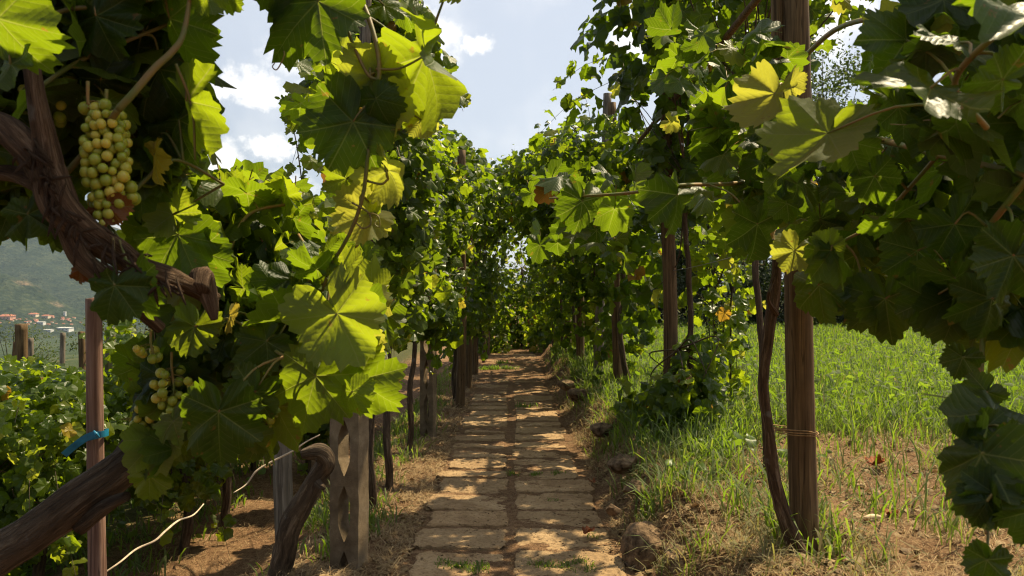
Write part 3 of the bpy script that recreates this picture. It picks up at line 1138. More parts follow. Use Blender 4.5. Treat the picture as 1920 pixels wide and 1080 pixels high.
def concrete_post(name, label, base, top, W, D, yaw=0.0, group=GL):
    """precast stake: two legs joined at intervals, with lens-shaped slots between"""
    mb = MB()
    H = top - base[2] + .15
    n = 150
    z = np.linspace(0, H, n)
    ph = ((z - .586) / .315) % 1.0
    w = np.where((z > .12) & (z < H - .04), np.clip(np.sin(ph * np.pi) * 1.5 - .3, 0, 1) * W * .21, 0)
    w = np.maximum(w, 0.0004)
    jx = .0015 * np.sin(z * 17) + .001 * np.sin(z * 41 + 1)
    hw = W / 2 + jx
    cols = np.stack([-hw, -w, w, hw], 1)
    c, s = math.cos(yaw), math.sin(yaw)
    V = []
    for y in (-D / 2, D / 2):
        X = cols
        Y = np.full_like(cols, y)
        V.append(np.stack([base[0] + X * c - Y * s, base[1] + X * s + Y * c, base[2] - .15 + np.repeat(z[:, None], 4, 1)], -1))
    V = np.stack(V)                                   # side, n, 4, 3
    idx = np.arange(2 * n * 4).reshape(2, n, 4)
    fs = []
    for a, b in ((0, 1), (2, 3)):
        fs.append(np.stack([idx[0, :-1, a], idx[0, :-1, b], idx[0, 1:, b], idx[0, 1:, a]], -1))
        fs.append(np.stack([idx[1, :-1, b], idx[1, :-1, a], idx[1, 1:, a], idx[1, 1:, b]], -1))
    for a, fl in ((0, 0), (1, 1), (2, 0), (3, 1)):
        q = np.stack([idx[0, :-1, a], idx[0, 1:, a], idx[1, 1:, a], idx[1, :-1, a]], -1)
        fs.append(q[:, ::-1] if fl else q)
    solid = w < .001
    k = np.where(solid[:-1] & solid[1:])[0]
    fs.append(np.array([[idx[0, -1, 0], idx[0, -1, 1], idx[1, -1, 1], idx[1, -1, 0]], [idx[0, -1, 2], idx[0, -1, 3], idx[1, -1, 3], idx[1, -1, 2]]]))
    mb.add(V.reshape(-1, 3), fs)
    o = mb.build(name, [M['concrete']], origin=base, smooth=False)
    return tag(o, label, 'post', group)


b = on_ground(655, 3.85)
concrete_post('concrete_post', 'slotted concrete post nearest on the left of the path', b, P(655, 750, 3.85)[2], .165, .085, R(-24))
b = on_ground(803, 7.3)
concrete_post('concrete_post', 'farther slotted concrete post left of the path, half hidden by leaves', b, 1.55, .13, .08, R(-20))

# lower vineyard: reddish pole and the poles beyond
d = 2.9
post('reddish_pole', 'smooth reddish pole with a blue ribbon tied round it', [(193 - 960) / F * d, d, float(gz((193 - 960) / F * d, d))], [(176 - 960) / F * d, d, CAMZ + (HORIZON - 560) / F * d], .034, .029, M['post_pink'], GF, .01, cat='pole', seed=71)
for i, (px, d, pyt, r, lab) in enumerate([
        (40, 7.0, 608, .055, 'stout post with a sawn top at the left edge of the lower vineyard'),
        (207, 6.4, 615, .042, 'dark post just right of the reddish pole'),
        (153, 7.2, 622, .032, 'thin grey post just left of the reddish pole'),
        (57, 11, 634, .045, 'thin post right behind the stout sawn post'),
        (30, 12, 641, .045, 'thin post left behind the stout sawn post'),
        (118, 13, 624, .045, 'small far post standing below the long white building'),
        (188, 12, 637, .04, 'far post between reddish pole and dark post'),
        (237, 12, 634, .045, 'far post in front of the pale bushes'),
        (280, 13, 640, .04, 'farthest right of the thin posts in the lower vineyard')]):
    b = on_ground(px, d)
    post('vineyard_post', lab, b, P(px, pyt, d), r, r * .92, M['post_grey'] if i % 2 else M['post_brown'], GF, .015, seed=80 + i)

# ------------------------------------------------------------------ trellis rails and wires
def rod(name, label, cat, pts, r, material, group=None, n=40, seg=8, rough=0.0):
    mb = MB()
    p = spline(pts, n)
    tube(mb, p, r, seg, rough=rough)
    return tag(mb.build(name, [material], origin=p[0]), label, cat, group)


rod('trellis_rail', 'pale peeled rail behind the left leaf mass', 'rail', [P(330, 470, 3.4), P(430, 482, 3.5), P(560, 488, 3.6)], .012, M['rail'], 'rails of the trellis')
rod('trellis_rail', 'brown rail high along the right vine row', 'rail', [[1.2, 3.3, 2.75], [1.22, 6.3, 2.78], [1.16, 9.6, 2.75], [1.1, 15, 2.9]], .02, M['post_brown'], 'rails of the trellis', rough=.05)
rod('trellis_rail', 'rail high along the left vine row under the leaves', 'rail', [[-.78, 4.2, 2.5], [-.72, 9.3, 2.6], [-.62, 13.2, 2.8], [-.6, 16, 2.9]], .02, M['post_brown'], 'rails of the trellis', rough=.05)
rod('trellis_wire', 'thin wire strung along the right posts at chest height', 'wire', [[1.24, 3.3, 1.55], [1.27, 6.3, 1.5], [1.1, 9.6, 1.55], [.98, 13.4, 1.6]], .0022, M['wire'], 'wires of the trellis')
rod('trellis_wire', 'thin wire sagging between the second and third right posts', 'wire', [[1.25, 6.28, 2.15], [1.16, 7.2, 2.08], [1.08, 8.2, 2.12]], .0022, M['wire'], 'wires of the trellis')
rod('dry_cane', 'pale bent cane leaning across the gap, upper end by the grey post', 'cane', [P(600, 815, 3.3), P(575, 828, 3.27), P(548, 846, 3.25), P(505, 868, 3.2), P(480, 884, 3.17), P(462, 908, 3.15), P(438, 924, 3.1)], [.0022, .0035, .0038, .002], M['dry_cane'], 'dry canes', rough=.06)
rod('dry_cane', 'pale bent cane hanging low over the lower dirt strip', 'cane', [P(382, 945, 3.5), P(362, 966, 3.4), P(335, 976, 3.3), P(310, 996, 3.2), P(290, 1014, 3.15), P(255, 1030, 3.1), P(225, 1054, 3.0), P(190, 1078, 2.95)], [.0025, .0045, .0042, .003], M['dry_cane'], 'dry canes', rough=.06)


def ribbon():
    mb = MB()
    d = 2.9
    c = np.array([(183.5 - 960) / F * d, d, 0])
    r = .036
    ang = np.linspace(0, 2 * np.pi, 33)
    zc = CAMZ + (HORIZON - 815) / F * d
    hw = .0125
    rows = []
    for a in ang:
        x, y = c[0] + r * math.sin(a), c[1] - r * math.cos(a)
        z = zc + .008 * math.sin(a)
        rows.append(([x, y, z - hw], [x, y, z + hw * (1 + .15 * math.sin(5 * a))]))
    V = np.array(rows).reshape(-1, 3)
    k = np.arange(32) * 2
    mb.add(V, [np.stack([k, k + 2, k + 3, k + 1], 1)])
    # free end hanging to the left
    path = polyline([(181, 812, d - .037), (160, 822, d - .05), (140, 836, d - .055), (120, 853, d - .05)], 14)
    tn = unit(np.gradient(path, axis=0))
    up = unit(np.cross(tn, np.array([0, 1.0, 0])))
    tw = np.linspace(0, .5, 14)[:, None]
    up = up * np.cos(tw) + np.array([0, 1.0, 0]) * np.sin(tw)
    up = np.where(up[:, 2:3] < 0, -up, up)
    w = np.interp(np.linspace(0, 1, 14), [0, .2, 1], [.010, .0125, .0125])[:, None]
    V = np.stack([path - up * w, path + up * w], 1).reshape(-1, 3)
    k = np.arange(13) * 2
    mb.add(V, [np.stack([k, k + 2, k + 3, k + 1], 1)])
    # the knot
    kn = polyline([(176, 808, d - .042), (181, 814, d - .046), (186, 819, d - .042)], 7)
    tube(mb, kn, [.003, .007, .003], 8)
    o = mb.build('ribbon', [M['ribbon']], origin=[c[0], c[1], zc], smooth=False)
    sol = o.modifiers.new('thickness', 'SOLIDIFY')
    sol.thickness = .0008
    tag(o, 'bright blue plastic ribbon knotted round the reddish pole', 'ribbon')


ribbon()


def twine():
    mb = MB()
    cx, cy = p0[0] - .012, 3.25
    for j, (dz, ph) in enumerate([(0, 0), (.008, .6), (.016, 1.5)]):
        zc = CAMZ + (HORIZON - 818) / F * 3.18 + dz
        pts = []
        for a in np.linspace(0, 2 * np.pi, 30):
            pts.append([cx + (.062 if math.sin(a) > 0 else .135) * math.sin(a), cy - .062 * math.cos(a), zc - .012 * math.sin(a) + .003 * math.sin(3 * a + ph)])
        tube(mb, pts, .0022, 6, cap=False)
    o = mb.build('twine', [M['twine']], origin=[cx, cy, 1.0 - .3])
    tag(o, 'raffia twine binding the vine trunk to the nearest right post', 'twine')


twine()


# ------------------------------------------------------------------ rocks and litter that lie on the ground
def rock(label, px, py, d, size, seed):
    g = np.random.default_rng(seed)
    c = P(px, py, d)
    nu, nv = 80, 44
    v = np.linspace(0, np.pi, nv)
    u = np.linspace(0, 2 * np.pi, nu, endpoint=False)
    D = np.stack([np.outer(np.sin(v), np.cos(u)), np.outer(np.sin(v), np.sin(u)), np.outer(np.cos(v), np.ones(nu))], -1).reshape(-1, 3)
    rr = np.ones(len(D))
    for k in range(13):                                # facets: cut by random planes
        pl = unit(g.normal(0, 1, 3))
        rr = np.minimum(rr, g.uniform(.55, .95) / np.maximum(.05, D @ pl))
    for k in range(14):
        f = g.uniform(6, 40)
        rr = rr * (1 + .16 / f ** .55 * .5 * np.abs(np.sin(D @ unit(g.normal(0, 1, 3)) * f + g.uniform(0, 6))))
    V = D * rr[:, None] * np.array(size) + c
    idx = np.arange(nu * nv).reshape(nv, nu)
    nx = np.roll(idx, -1, 1)
    Fq = np.stack([idx[:-1], idx[1:], nx[1:], nx[:-1]], -1).reshape(-1, 4)
    mb = MB()
    mb.add(V, [Fq])
    o = mb.build('rock', [M['rock']], origin=c)
    tag(o, label, 'rock', 'rocks along the right bank')


rock('tall tan rock on the right bank, left of the darker one', 1215, 1036, 3.9, (.115, .14, .15), 3)
rock('dark squat rock on the right bank, between tall rock and post', 1292, 1064, 3.6, (.13, .14, .12), 4)
rock('small reddish stone sunk in the bank above the slabs', 1168, 868, 4.9, (.085, .08, .06), 6)
rock('small round stone beside the path in the shaded bank', 1085, 742, 8.6, (.12, .1, .09), 8)
rock('fist-sized stone in the bank just above the tall tan rock', 1190, 915, 4.4, (.06, .07, .05), 11)
rock('flat brown stone in the bank between the two reddish ones', 1128, 806, 6.3, (.09, .08, .05), 12)
rock('small stone at the slab edge, left of the tall tan rock', 1150, 955, 4.1, (.035, .04, .03), 13)
rock('far stone in the bank under the third right post', 1062, 722, 9.4, (.10, .09, .07), 14)
rock('half buried stone right of the nearest right post', 1640, 1062, 3.2, (.09, .1, .05), 9)


def ground_leaf(label, px, py, size, seed, yaw):
    d = 1.28 * F / (py - HORIZON)
    for _ in range(6):
        x = (px - 960) / F * d
        z = float(gz(x, d)) + (.035 if abs(x) < .52 else .01)
        d = (CAMZ - z) * F / (py - HORIZON)
    V, fs, U = leaf_template(48, (.5, 1.0), .08, seed, fold=-.7, curl=-.5, wave=.16)
    c, s = math.cos(yaw), math.sin(yaw)
    W = V * size
    W = np.stack([W[:, 0] * c - W[:, 1] * s, W[:, 0] * s + W[:, 1] * c, W[:, 2] - W[:, 2].min() * .6], 1) + [x, d, z]
    o = MB().add(W, fs, U).build('fallen_leaf', [M['dry_leaf']], origin=[x, d, z])
    tag(o, label, 'leaf', 'dry fallen vine leaves')


ground_leaf('curled orange leaf lying on the slabs near the rocks', 1102, 1000, .040, 61, .5)
ground_leaf('small reddish leaf beside the slabs above the orange one', 1110, 905, .03, 62, 2.1)
ground_leaf('large curled brown leaf on the soil right of the post', 1622, 872, .07, 63, .2)
ground_leaf('orange leaf by the pale wood chip', 1672, 968, .038, 64, 1.2)
ground_leaf('dull red leaf in the dry grass left of the post', 1340, 1046, .03, 65, 2.6)


def chip():
    mb = MB()
    p = [P(1616, 977, 3.6), P(1640, 970, 3.62), P(1655, 966, 3.66)]
    p = [q * [1, 1, 0] + [0, 0, float(gz(q[0], q[1])) + .014] for q in p]
    tube(mb, spline(p, 8), [.006, .014, .011, .004], 6, rough=.15)
    tag(mb.build('wood_chip', [M['chip']], origin=p[0]), 'pale splintered wood chip on the soil right of the post', 'wood chip')


chip()


# ------------------------------------------------------------------ grass, weeds, straw
def blades(mb, x, y, h, w, g, tone, lean=.5, z=None, flat=False):
    n = len(x)
    z = gz(x, y) if z is None else z
    az = g.uniform(0, 2 * np.pi, n)
    ln = g.uniform(.15, 1.0, n) * lean
    dirx, diry = np.cos(az), np.sin(az)
    fa = az + np.pi / 2 + g.normal(0, .5, n)
    sx, sy = np.cos(fa), np.sin(fa)
    V = np.zeros((n, 7, 3))
    for k, t in enumerate((0, .4, .75)):
        ww = w * (1 - .25 * t) * (.6 + .4 * (t > 0))
        bx, by = x + dirx * ln * h * t ** 1.7, y + diry * ln * h * t ** 1.7
        bz = z + h * (t - .38 * ln * t * t)
        V[:, 2 * k] = np.stack([bx - sx * ww, by - sy * ww, bz], 1)
        V[:, 2 * k + 1] = np.stack([bx + sx * ww, by + sy * ww, bz], 1)
    V[:, 6] = np.stack([x + dirx * ln * h, y + diry * ln * h, z + h * (1 - .55 * ln)], 1)
    o = (np.arange(n) * 7)[:, None, None]
    q = np.array([[0, 1, 3, 2], [2, 3, 5, 4]])
    t3 = np.array([[4, 5, 6]])
    mb.add(V.reshape(-1, 3), [(q[None] + o).reshape(-1, 4), (t3[None] + o).reshape(-1, 3)], None, np.repeat(tone, 7))


def build_grass():
    g = np.random.default_rng(77)
    mb = MB()
    # the meadow: uniform in the view direction so the near part is dense enough
    n = 150000
    d = 3.4 * (30 / 3.4) ** g.random(n) ** .80
    x = g.uniform(1.1, 1.0 + .72 * d, n)
    keep = (g.random(n) < sstep(d + .9 * wob(x, d, 1.1) + .5 * wob(x, d, 3.1, 2), 5.5, 7.6) * .975 + .025) & (wob(x, d, .9, 3) > -.75)
    x, d = x[keep], d[keep]
    sc = np.sqrt(np.maximum(1, d / 6))
    h = g.uniform(.12, .34, len(x)) * (1 + .25 * wob(x, d, 1.3, 6))
    tn = np.clip(g.beta(2, 2.4, len(x)) * .8 + .12 * wob(x, d, .7, 8) + .1, 0, .84)
    dry = g.random(len(x)) < .045
    tn[dry] = g.uniform(.86, 1, dry.sum())
    blades(mb, x, d, h, .0036 * sc * g.uniform(.7, 1.6, len(x)), g, tn, .9)
    # broad-leaved weeds among the blades
    m = 4500
    d2 = 5.8 * (26 / 5.8) ** g.random(m) ** .9
    x2 = g.uniform(1.2, 1.0 + .70 * d2, m)
    pos = np.stack([x2, d2, gz(x2, d2) + g.uniform(.08, .32, m)], 1)
    nm, tip = leaf_dirs(m, g, up=1.2, jit=.5, droop=.1)
    scatter(mb, BLADE, pos, nm, tip, g.uniform(.04, .09, m), g.uniform(.2, .8, m), 0, g)
    tag(mb.build('meadow_grass', [M['grass']]), 'tall bright green grass filling the field right of the posts', 'grass', kind='stuff')

    # verge: tufts on both banks
    mb = MB()
    def tufts(xs, ds, per, hh, spread, tone=(.1, .8), width=.004):
        for a, b in zip(xs, ds):
            k = int(per * g.uniform(.5, 1.4))
            x = a + g.normal(0, spread, k)
            y = b + g.normal(0, spread, k)
            blades(mb, x, y, hh * g.uniform(.4, 1.2, k), width * g.uniform(.6, 1.5, k), g, np.clip(g.uniform(*tone, k), 0, 1), 1.0)
    n = 380
    d = 3.0 * (16 / 3.0) ** g.random(n)
    x = g.uniform(.72, 1.9, n)
    keep = g.random(n) < .14 + .86 * sstep(d, 4.4, 7.0)
    tufts(x[keep], d[keep], 22, .17, .055, (.1, 1.0))
    n = 110
    d = 5.2 * (16 / 5.2) ** g.random(n)
    tufts(g.uniform(.85, 1.5, n), d, 44, .30, .08, (.05, .8))
    n = 230                                            # bleached, flattened grass
    d = 2.8 * (9 / 2.8) ** g.random(n)
    x = np.where(g.random(n) < .6, g.uniform(.66, 1.5, n), g.uniform(1.3, 1.0 + .55 * d))
    for a, b in zip(x, d):
        k = int(26 * g.uniform(.4, 1.5))
        xx, yy = a + g.normal(0, .06, k), b + g.normal(0, .06, k)
        blades(mb, xx, yy, .13 * g.uniform(.3, 1.3, k), .0024 * g.uniform(.6, 1.5, k), g, np.clip(g.uniform(.89, 1.0, k), 0, 1), 1.7)
    n = 44
    d = 3.2 * (6 / 3.2) ** g.random(n)
    tufts(g.uniform(.74, 1.35, n), d, 24, .26, .05, (.15, .9))
    n = 90
    tufts(g.uniform(1.3, 4.0, n), g.uniform(2.9, 6.4, n), 9, .20, .03, (.2, .98))
    n = 120
    d = 4.0 * (15 / 4.0) ** g.random(n)
    tufts(-g.uniform(.72, 1.25, n), d, 26, .14, .06, (.05, .9))
    n = 420
    d = 3.2 * (14 / 3.2) ** g.random(n)
    tufts(-g.uniform(2.1, 5.5, n), d, 22, .16, .10, (.05, .8), .006)
    # little tufts in the joints of the slabs
    for px, py, k in [(850, 1056, 5), (870, 1060, 5), (895, 1055, 4), (1010, 1052, 5), (1045, 1055, 6), (1075, 1050, 5), (990, 1048, 3), (955, 885, 4), (1000, 884, 4), (1040, 884, 4),
                      (950, 690, 6), (925, 690, 6), (940, 680, 6), (910, 690, 7), (985, 760, 2), (1035, 935, 2), (1110, 1000, 3), (1095, 1060, 4), (830, 1050, 3)]:
        dd = 1.27 * F / (py - HORIZON)
        tufts([(px - 960) / F * dd + .014 * j for j in range(k)], [dd + g.normal(0, .02) for j in range(k)], 20, .035 if dd < 6 else .08, .018 if dd < 6 else .07, (.15, .75), .0022 if dd < 6 else .006)
    tag(mb.build('verge_grass', [M['grass']]), 'grass tufts on the banks, in slab joints and the lower terrace', 'grass', kind='stuff')

    # low broad weeds
    mb = MB()
    m = 2200
    d = 4.2 * (14 / 3.4) ** g.random(m)
    x = np.where(g.random(m) < .72, g.uniform(.85, 1.75, m), 0)
    lf = x == 0
    x[lf] = -g.uniform(2.0, 5.0, lf.sum())
    keep = wob(x, d, 2.2, 9) > .05
    x, d = x[keep], d[keep]
    m = len(x)
    pos = np.stack([x, d, gz(x, d) + g.uniform(.02, .16, m)], 1)
    nm, tip = leaf_dirs(m, g, up=1.2, jit=.5, droop=.1)
    scatter(mb, BLADE + LOD3, pos, nm, tip, g.uniform(.02, .05, m), g.uniform(.15, .7, m), 0, g)
    tag(mb.build('weeds', [M['grass']]), 'low broad-leaved weeds on the banks', 'weeds', kind='stuff')

    # dry straw
    mb = MB()
    n = 70000
    d = 2.6 * (13 / 2.6) ** g.random(n)
    side = g.random(n)
    x = np.where(side < .62, g.uniform(.55, 1.0, n) + np.where(g.random(n) < .6, g.uniform(0, 3.2, n) * np.minimum(1, d / 5), 0), -g.uniform(.52, 1.1, n))
    x = np.where(side > .92, -g.uniform(1.3, 2.4, n), x)
    keep = (wob(x, d, 1.9, 12) > -.55) & ~((x > 1.7) & (d > 6.5))
    x, d = x[keep], d[keep]
    n = len(x)
    L = g.uniform(.015, .16, n) * g.uniform(.4, 1, n)
    az = g.uniform(0, 2 * np.pi, n)
    z = gz(x, d) + g.uniform(.002, .02, n)
    dx, dy, dz = np.cos(az) * L, np.sin(az) * L, g.normal(.0, .16, n) * L
    dz = np.abs(dz)
    w = g.uniform(.0005, .0016, n) * np.sqrt(np.maximum(1, d / 4))
    px, py = -np.sin(az) * w, np.cos(az) * w
    V = np.stack([np.stack([x - px, d - py, z], 1), np.stack([x + px, d + py, z + .0008], 1),
                  np.stack([x + dx * .5 + px, d + dy * .5 + py, z + dz + .004], 1), np.stack([x + dx * .5 - px, d + dy * .5 - py, z + dz + .004], 1),
                  np.stack([x + dx, d + dy, z + dz * .6], 1)], 1)
    o = (np.arange(n) * 5)[:, None, None]
    mb.add(V.reshape(-1, 3), [(np.array([[0, 1, 2, 3]])[None] + o).reshape(-1, 4), (np.array([[3, 2, 4]])[None] + o).reshape(-1, 3)], None, np.repeat(g.random(n), 5))
    # crumbled dry leaf bits
    n = 7000
    d = 2.7 * (10 / 2.7) ** g.random(n)
    x = np.where(g.random(n) < .7, g.uniform(.55, 1.0, n) + g.random(n) ** 2 * 3, -g.uniform(.5, 1.1, n))
    pos = np.stack([x, d, gz(x, d) + .012], 1)
    nm, tip = leaf_dirs(n, g, up=1.4, jit=.5, droop=0)
    scatter(mb, LOD3 + BLADE, pos, nm, tip, g.uniform(.008, .03, n), g.uniform(0, .45, n), 0, g)
    # crumbs on the slabs
    n = 2600
    d = 2.6 * (9 / 2.6) ** g.random(n)
    x = g.uniform(-.5, .5, n)
    pos = np.stack([x, d, np.full(n, .042)], 1)
    nm, tip = leaf_dirs(n, g, up=1.6, jit=.4, droop=0)
    scatter(mb, BLADE, pos, nm, tip, g.uniform(.004, .014, n), g.uniform(0, .6, n), 0, g)
    tag(mb.build('dry_straw', [M['straw']]), 'dry cut straw and leaf crumbs on the banks beside the slabs', 'straw', kind='stuff')


build_grass()


# ------------------------------------------------------------------ row vines
def row_vine(label, base, trunk_pts, canopy, group, seed, r=.03, lod=LOD2, far=True, size=(.055, .098), outdir=(0, -.3, 0), yellow=.025, tone=(.05, .8), canes=8, name='grapevine', bark='bark', extra=None):
    """one vine: twisted trunk, brown canes, a leafy canopy filling ellipsoids (centre, radii, leaves)"""
    g = np.random.default_rng(seed)
    base = np.asarray(base, float)
    v = thing(name, label, 'vine', base, group)
    mb = MB()
    pts = [base - [0, 0, .06], base] + [np.asarray(q, float) for q in trunk_pts]
    path = spline(pts, 40)
    path[:, :2] += np.stack([wob(path[:, 2], path[:, 2] * 0 + seed, 4.0), wob(path[:, 2], path[:, 2] * 0 + seed + 3, 5.0)], 1) * .018
    tube(mb, path, [r * 1.5, r, r * .85, r * .7], 12, rough=.09, seed=seed)
    mb.build('trunk', [M[bark]], v)
    lm, cm = MB(), MB()
    head = path[-1]
    for (c, rad, n) in canopy:
        c, rad = np.asarray(c, float), np.asarray(rad, float)
        u = unit(g.normal(0, 1, (n, 3))) * (g.random(n) ** .42)[:, None]
        pos = c + u * rad
        # clumps and gaps
        q = wob(pos[:, 0] * 1 + pos[:, 1], pos[:, 2] + .4 * pos[:, 1], 4.2, seed) + .6 * wob(pos[:, 1], pos[:, 2], 9, seed + 1)
        q = (q > -.5) & unshaded(pos)
        pos, u = pos[q], u[q]
        m = len(pos)
        nm = u * .8 + np.array([0, 0, .5]) + np.array(outdir) + g.normal(0, .5, (m, 3))
        tip = np.array([0, 0, -.8]) + u * .4 + g.normal(0, .55, (m, 3))
        scatter(lm, lod, pos, nm, tip, g.uniform(size[0], size[1], m), tones(m, g, tone[0], tone[1], yellow), 0, g)
        k = max(1, canes * n // max(1, sum(w[2] for w in canopy)))
        for j in range(k):
            e = c + unit(g.normal(0, 1, 3)) * rad * g.uniform(.6, 1.0)
            mid = (head + e) / 2 + g.normal(0, .12, 3)
            tube(cm, spline([head, mid, e], 12), [.008, .005, .003], 5)
        nsh = max(2, int(n / 95))
        for j in range(nsh):
            dv = unit(g.normal(0, 1, 3) + np.array([0, -.2, .15]))
            a = c + dv * rad * .7
            e = c + dv * rad * g.uniform(1.1, 1.55) + np.array([0, 0, g.uniform(-.35, .15)])
            sp = spline([a, (a + e) / 2 + np.array([0, 0, .08]), e], 16)
            tube(cm, np.vstack([spline([head, (head + a) / 2 + g.normal(0, .08, 3), a], 8)[:-1], sp]), [.004, .0025, .0012], 4, cap=False)
            m = int(np.linalg.norm(e - a) / .045) + 3
            pk = sp[np.clip((g.random(m) * 16).astype(int), 0, 15)] + g.normal(0, .035, (m, 3))
            pk = pk[unshaded(pk)]
            m = len(pk)
            if m:
                nm, tip = leaf_dirs(m, g, out=dv * .4 + np.array(outdir), up=.5, jit=.6)
                scatter(lm, lod, pk, nm, tip, g.uniform(size[0] * .6, size[1] * .95, m), np.clip(tones(m, g, tone[0], tone[1], yellow) + .12, 0, .84), 0, g)
    if extra is not None:
        extra(v, lm, cm, g)
    lm.build('foliage', [M['leaf_far'] if far else M['leaf']], v, smooth=not far)
    if cm.V:
        cm.build('canes', [M['thin_wood']], v)
    return v


GVR, GVL, GVF = 'grapevines of the right row', 'grapevines of the left row', 'grapevines of the lower vineyard'


def gpt(x, y):
    return np.array([x, y, float(gz(x, y))])


def right_row():
    # over the second post: high dense canopy that closes the upper right
    row_vine('vine climbing the second right post to a high dark canopy', gpt(1.38, 6.1), [[1.36, 6.1, 1.2], [1.3, 6.0, 2.2]],
             [((1.45, 6.3, 3.25), (.95, 1.0, .95), 760), ((1.25, 5.6, 3.65), (.62, .7, .6), 170), ((1.9, 6.6, 2.6), (.6, .8, .5), 200), ((1.3, 6.3, 2.2), (.35, .5, .35), 110), ((1.05, 6.9, 1.6), (.3, .5, .6), 110)],
             GVR, 101, r=.026, size=(.07, .115), outdir=(-.2, -.3, 0), yellow=.03, tone=(.0, .6))
    row_vine('vine between the first and second right posts, its canopy above the frame of leaves', gpt(1.45, 4.5), [[1.42, 4.6, 1.4], [1.4, 4.7, 2.5]],
             [((1.45, 4.7, 3.35), (.72, .75, .75), 430), ((1.1, 4.55, 3.75), (.6, .6, .6), 120)],
             GVR, 102, r=.022, lod=LOD1, far=False, size=(.055, .085), outdir=(-.2, -.3, 0), yellow=.05, tone=(.0, .6))
    row_vine('twisting vine wound round the third right post', gpt(1.2, 8.1), [[1.10, 8.05, .9], [1.14, 8.15, 1.6], [1.02, 8.2, 2.3]],
             [((.95, 8.2, 2.62), (.60, .85, .55), 900), ((1.2, 8.75, 1.85), (.45, .5, .7), 400), ((1.25, 8.8, 1.0), (.40, .45, .5), 120), ((.68, 8.7, 2.85), (.42, .7, .38), 380)],
             GVR, 103, r=.03, yellow=.05)
    row_vine('vine with an S-bent trunk below the bare-topped grey post', gpt(1.02, 9.8), [[1.05, 9.8, .55], [1.12, 9.9, 1.0], [1.0, 9.9, 1.8]],
             [((.85, 10.2, 2.6), (.62, .9, .6), 900), ((1.15, 10.6, 1.6), (.55, .6, .95), 560), ((.55, 10.6, 3.05), (.4, .7, .35), 300)], GVR, 104, r=.028, yellow=.04)
    row_vine('vine with curved trunk leaning beside the fifth right post', gpt(.92, 11.6), [[.98, 11.6, .5], [.9, 11.7, 1.2], [.9, 11.7, 2.0]],
             [((.75, 12.0, 2.8), (.65, 1.0, .75), 1000), ((1.05, 12.4, 1.5), (.6, .7, 1.1), 760), ((.35, 12.4, 3.3), (.5, .8, .35), 300)], GVR, 105, r=.03, lod=LOD3)
    row_vine('dark vine at the sixth right post, leaning over the path', gpt(.88, 13.6), [[.86, 13.6, .8], [.8, 13.7, 2.0]],
             [((.6, 13.9, 3.0), (.75, 1.1, .85), 1000), ((1.0, 14.5, 1.4), (.6, .8, 1.2), 860)], GVR, 106, r=.032, lod=LOD3)
    row_vine('farthest vine on the right, arching over the path end', gpt(.82, 15.8), [[.8, 15.8, .9], [.7, 15.9, 2.1]],
             [((.4, 16.2, 3.4), (.95, 1.2, .85), 700), ((.85, 16.0, 1.7), (.6, 1.1, 1.2), 700), ((-.2, 16.6, 3.85), (.6, .8, .4), 140)], GVR, 107, r=.032, lod=LOD3)
    # young growth at the foot of the second post
    row_vine('low leafy vine growth at the foot of the second right post', gpt(1.18, 5.9), [[1.2, 5.95, .6], [1.25, 6.0, .9]],
             [((1.22, 5.75, .55), (.28, .35, .26), 130), ((1.45, 6.1, .68), (.28, .4, .34), 90), ((1.0, 6.2, .45), (.25, .4, .2), 50)], GVR, 108, r=.01, yellow=.06, tone=(.2, .8), name='young_grapevine')
    row_vine('sparse young vine in the gap right of the second post', gpt(1.95, 7.2), [[1.98, 7.2, .9], [2.0, 7.25, 1.7]],
             [((1.95, 7.2, 1.1), (.34, .4, .9), 120), ((1.75, 7.0, 1.9), (.35, .4, .5), 80)], GVR, 109, r=.010, yellow=.06, tone=(.3, .85), name='young_grapevine')
    row_vine('lone brown vine stem behind the third right post', gpt(1.16, 10.9), [[1.15, 10.9, .7], [1.17, 10.9, 1.6]], [((1.3, 10.9, 1.5), (.5, .5, .7), 260)], GVR, 110, r=.04, lod=LOD3)


right_row()


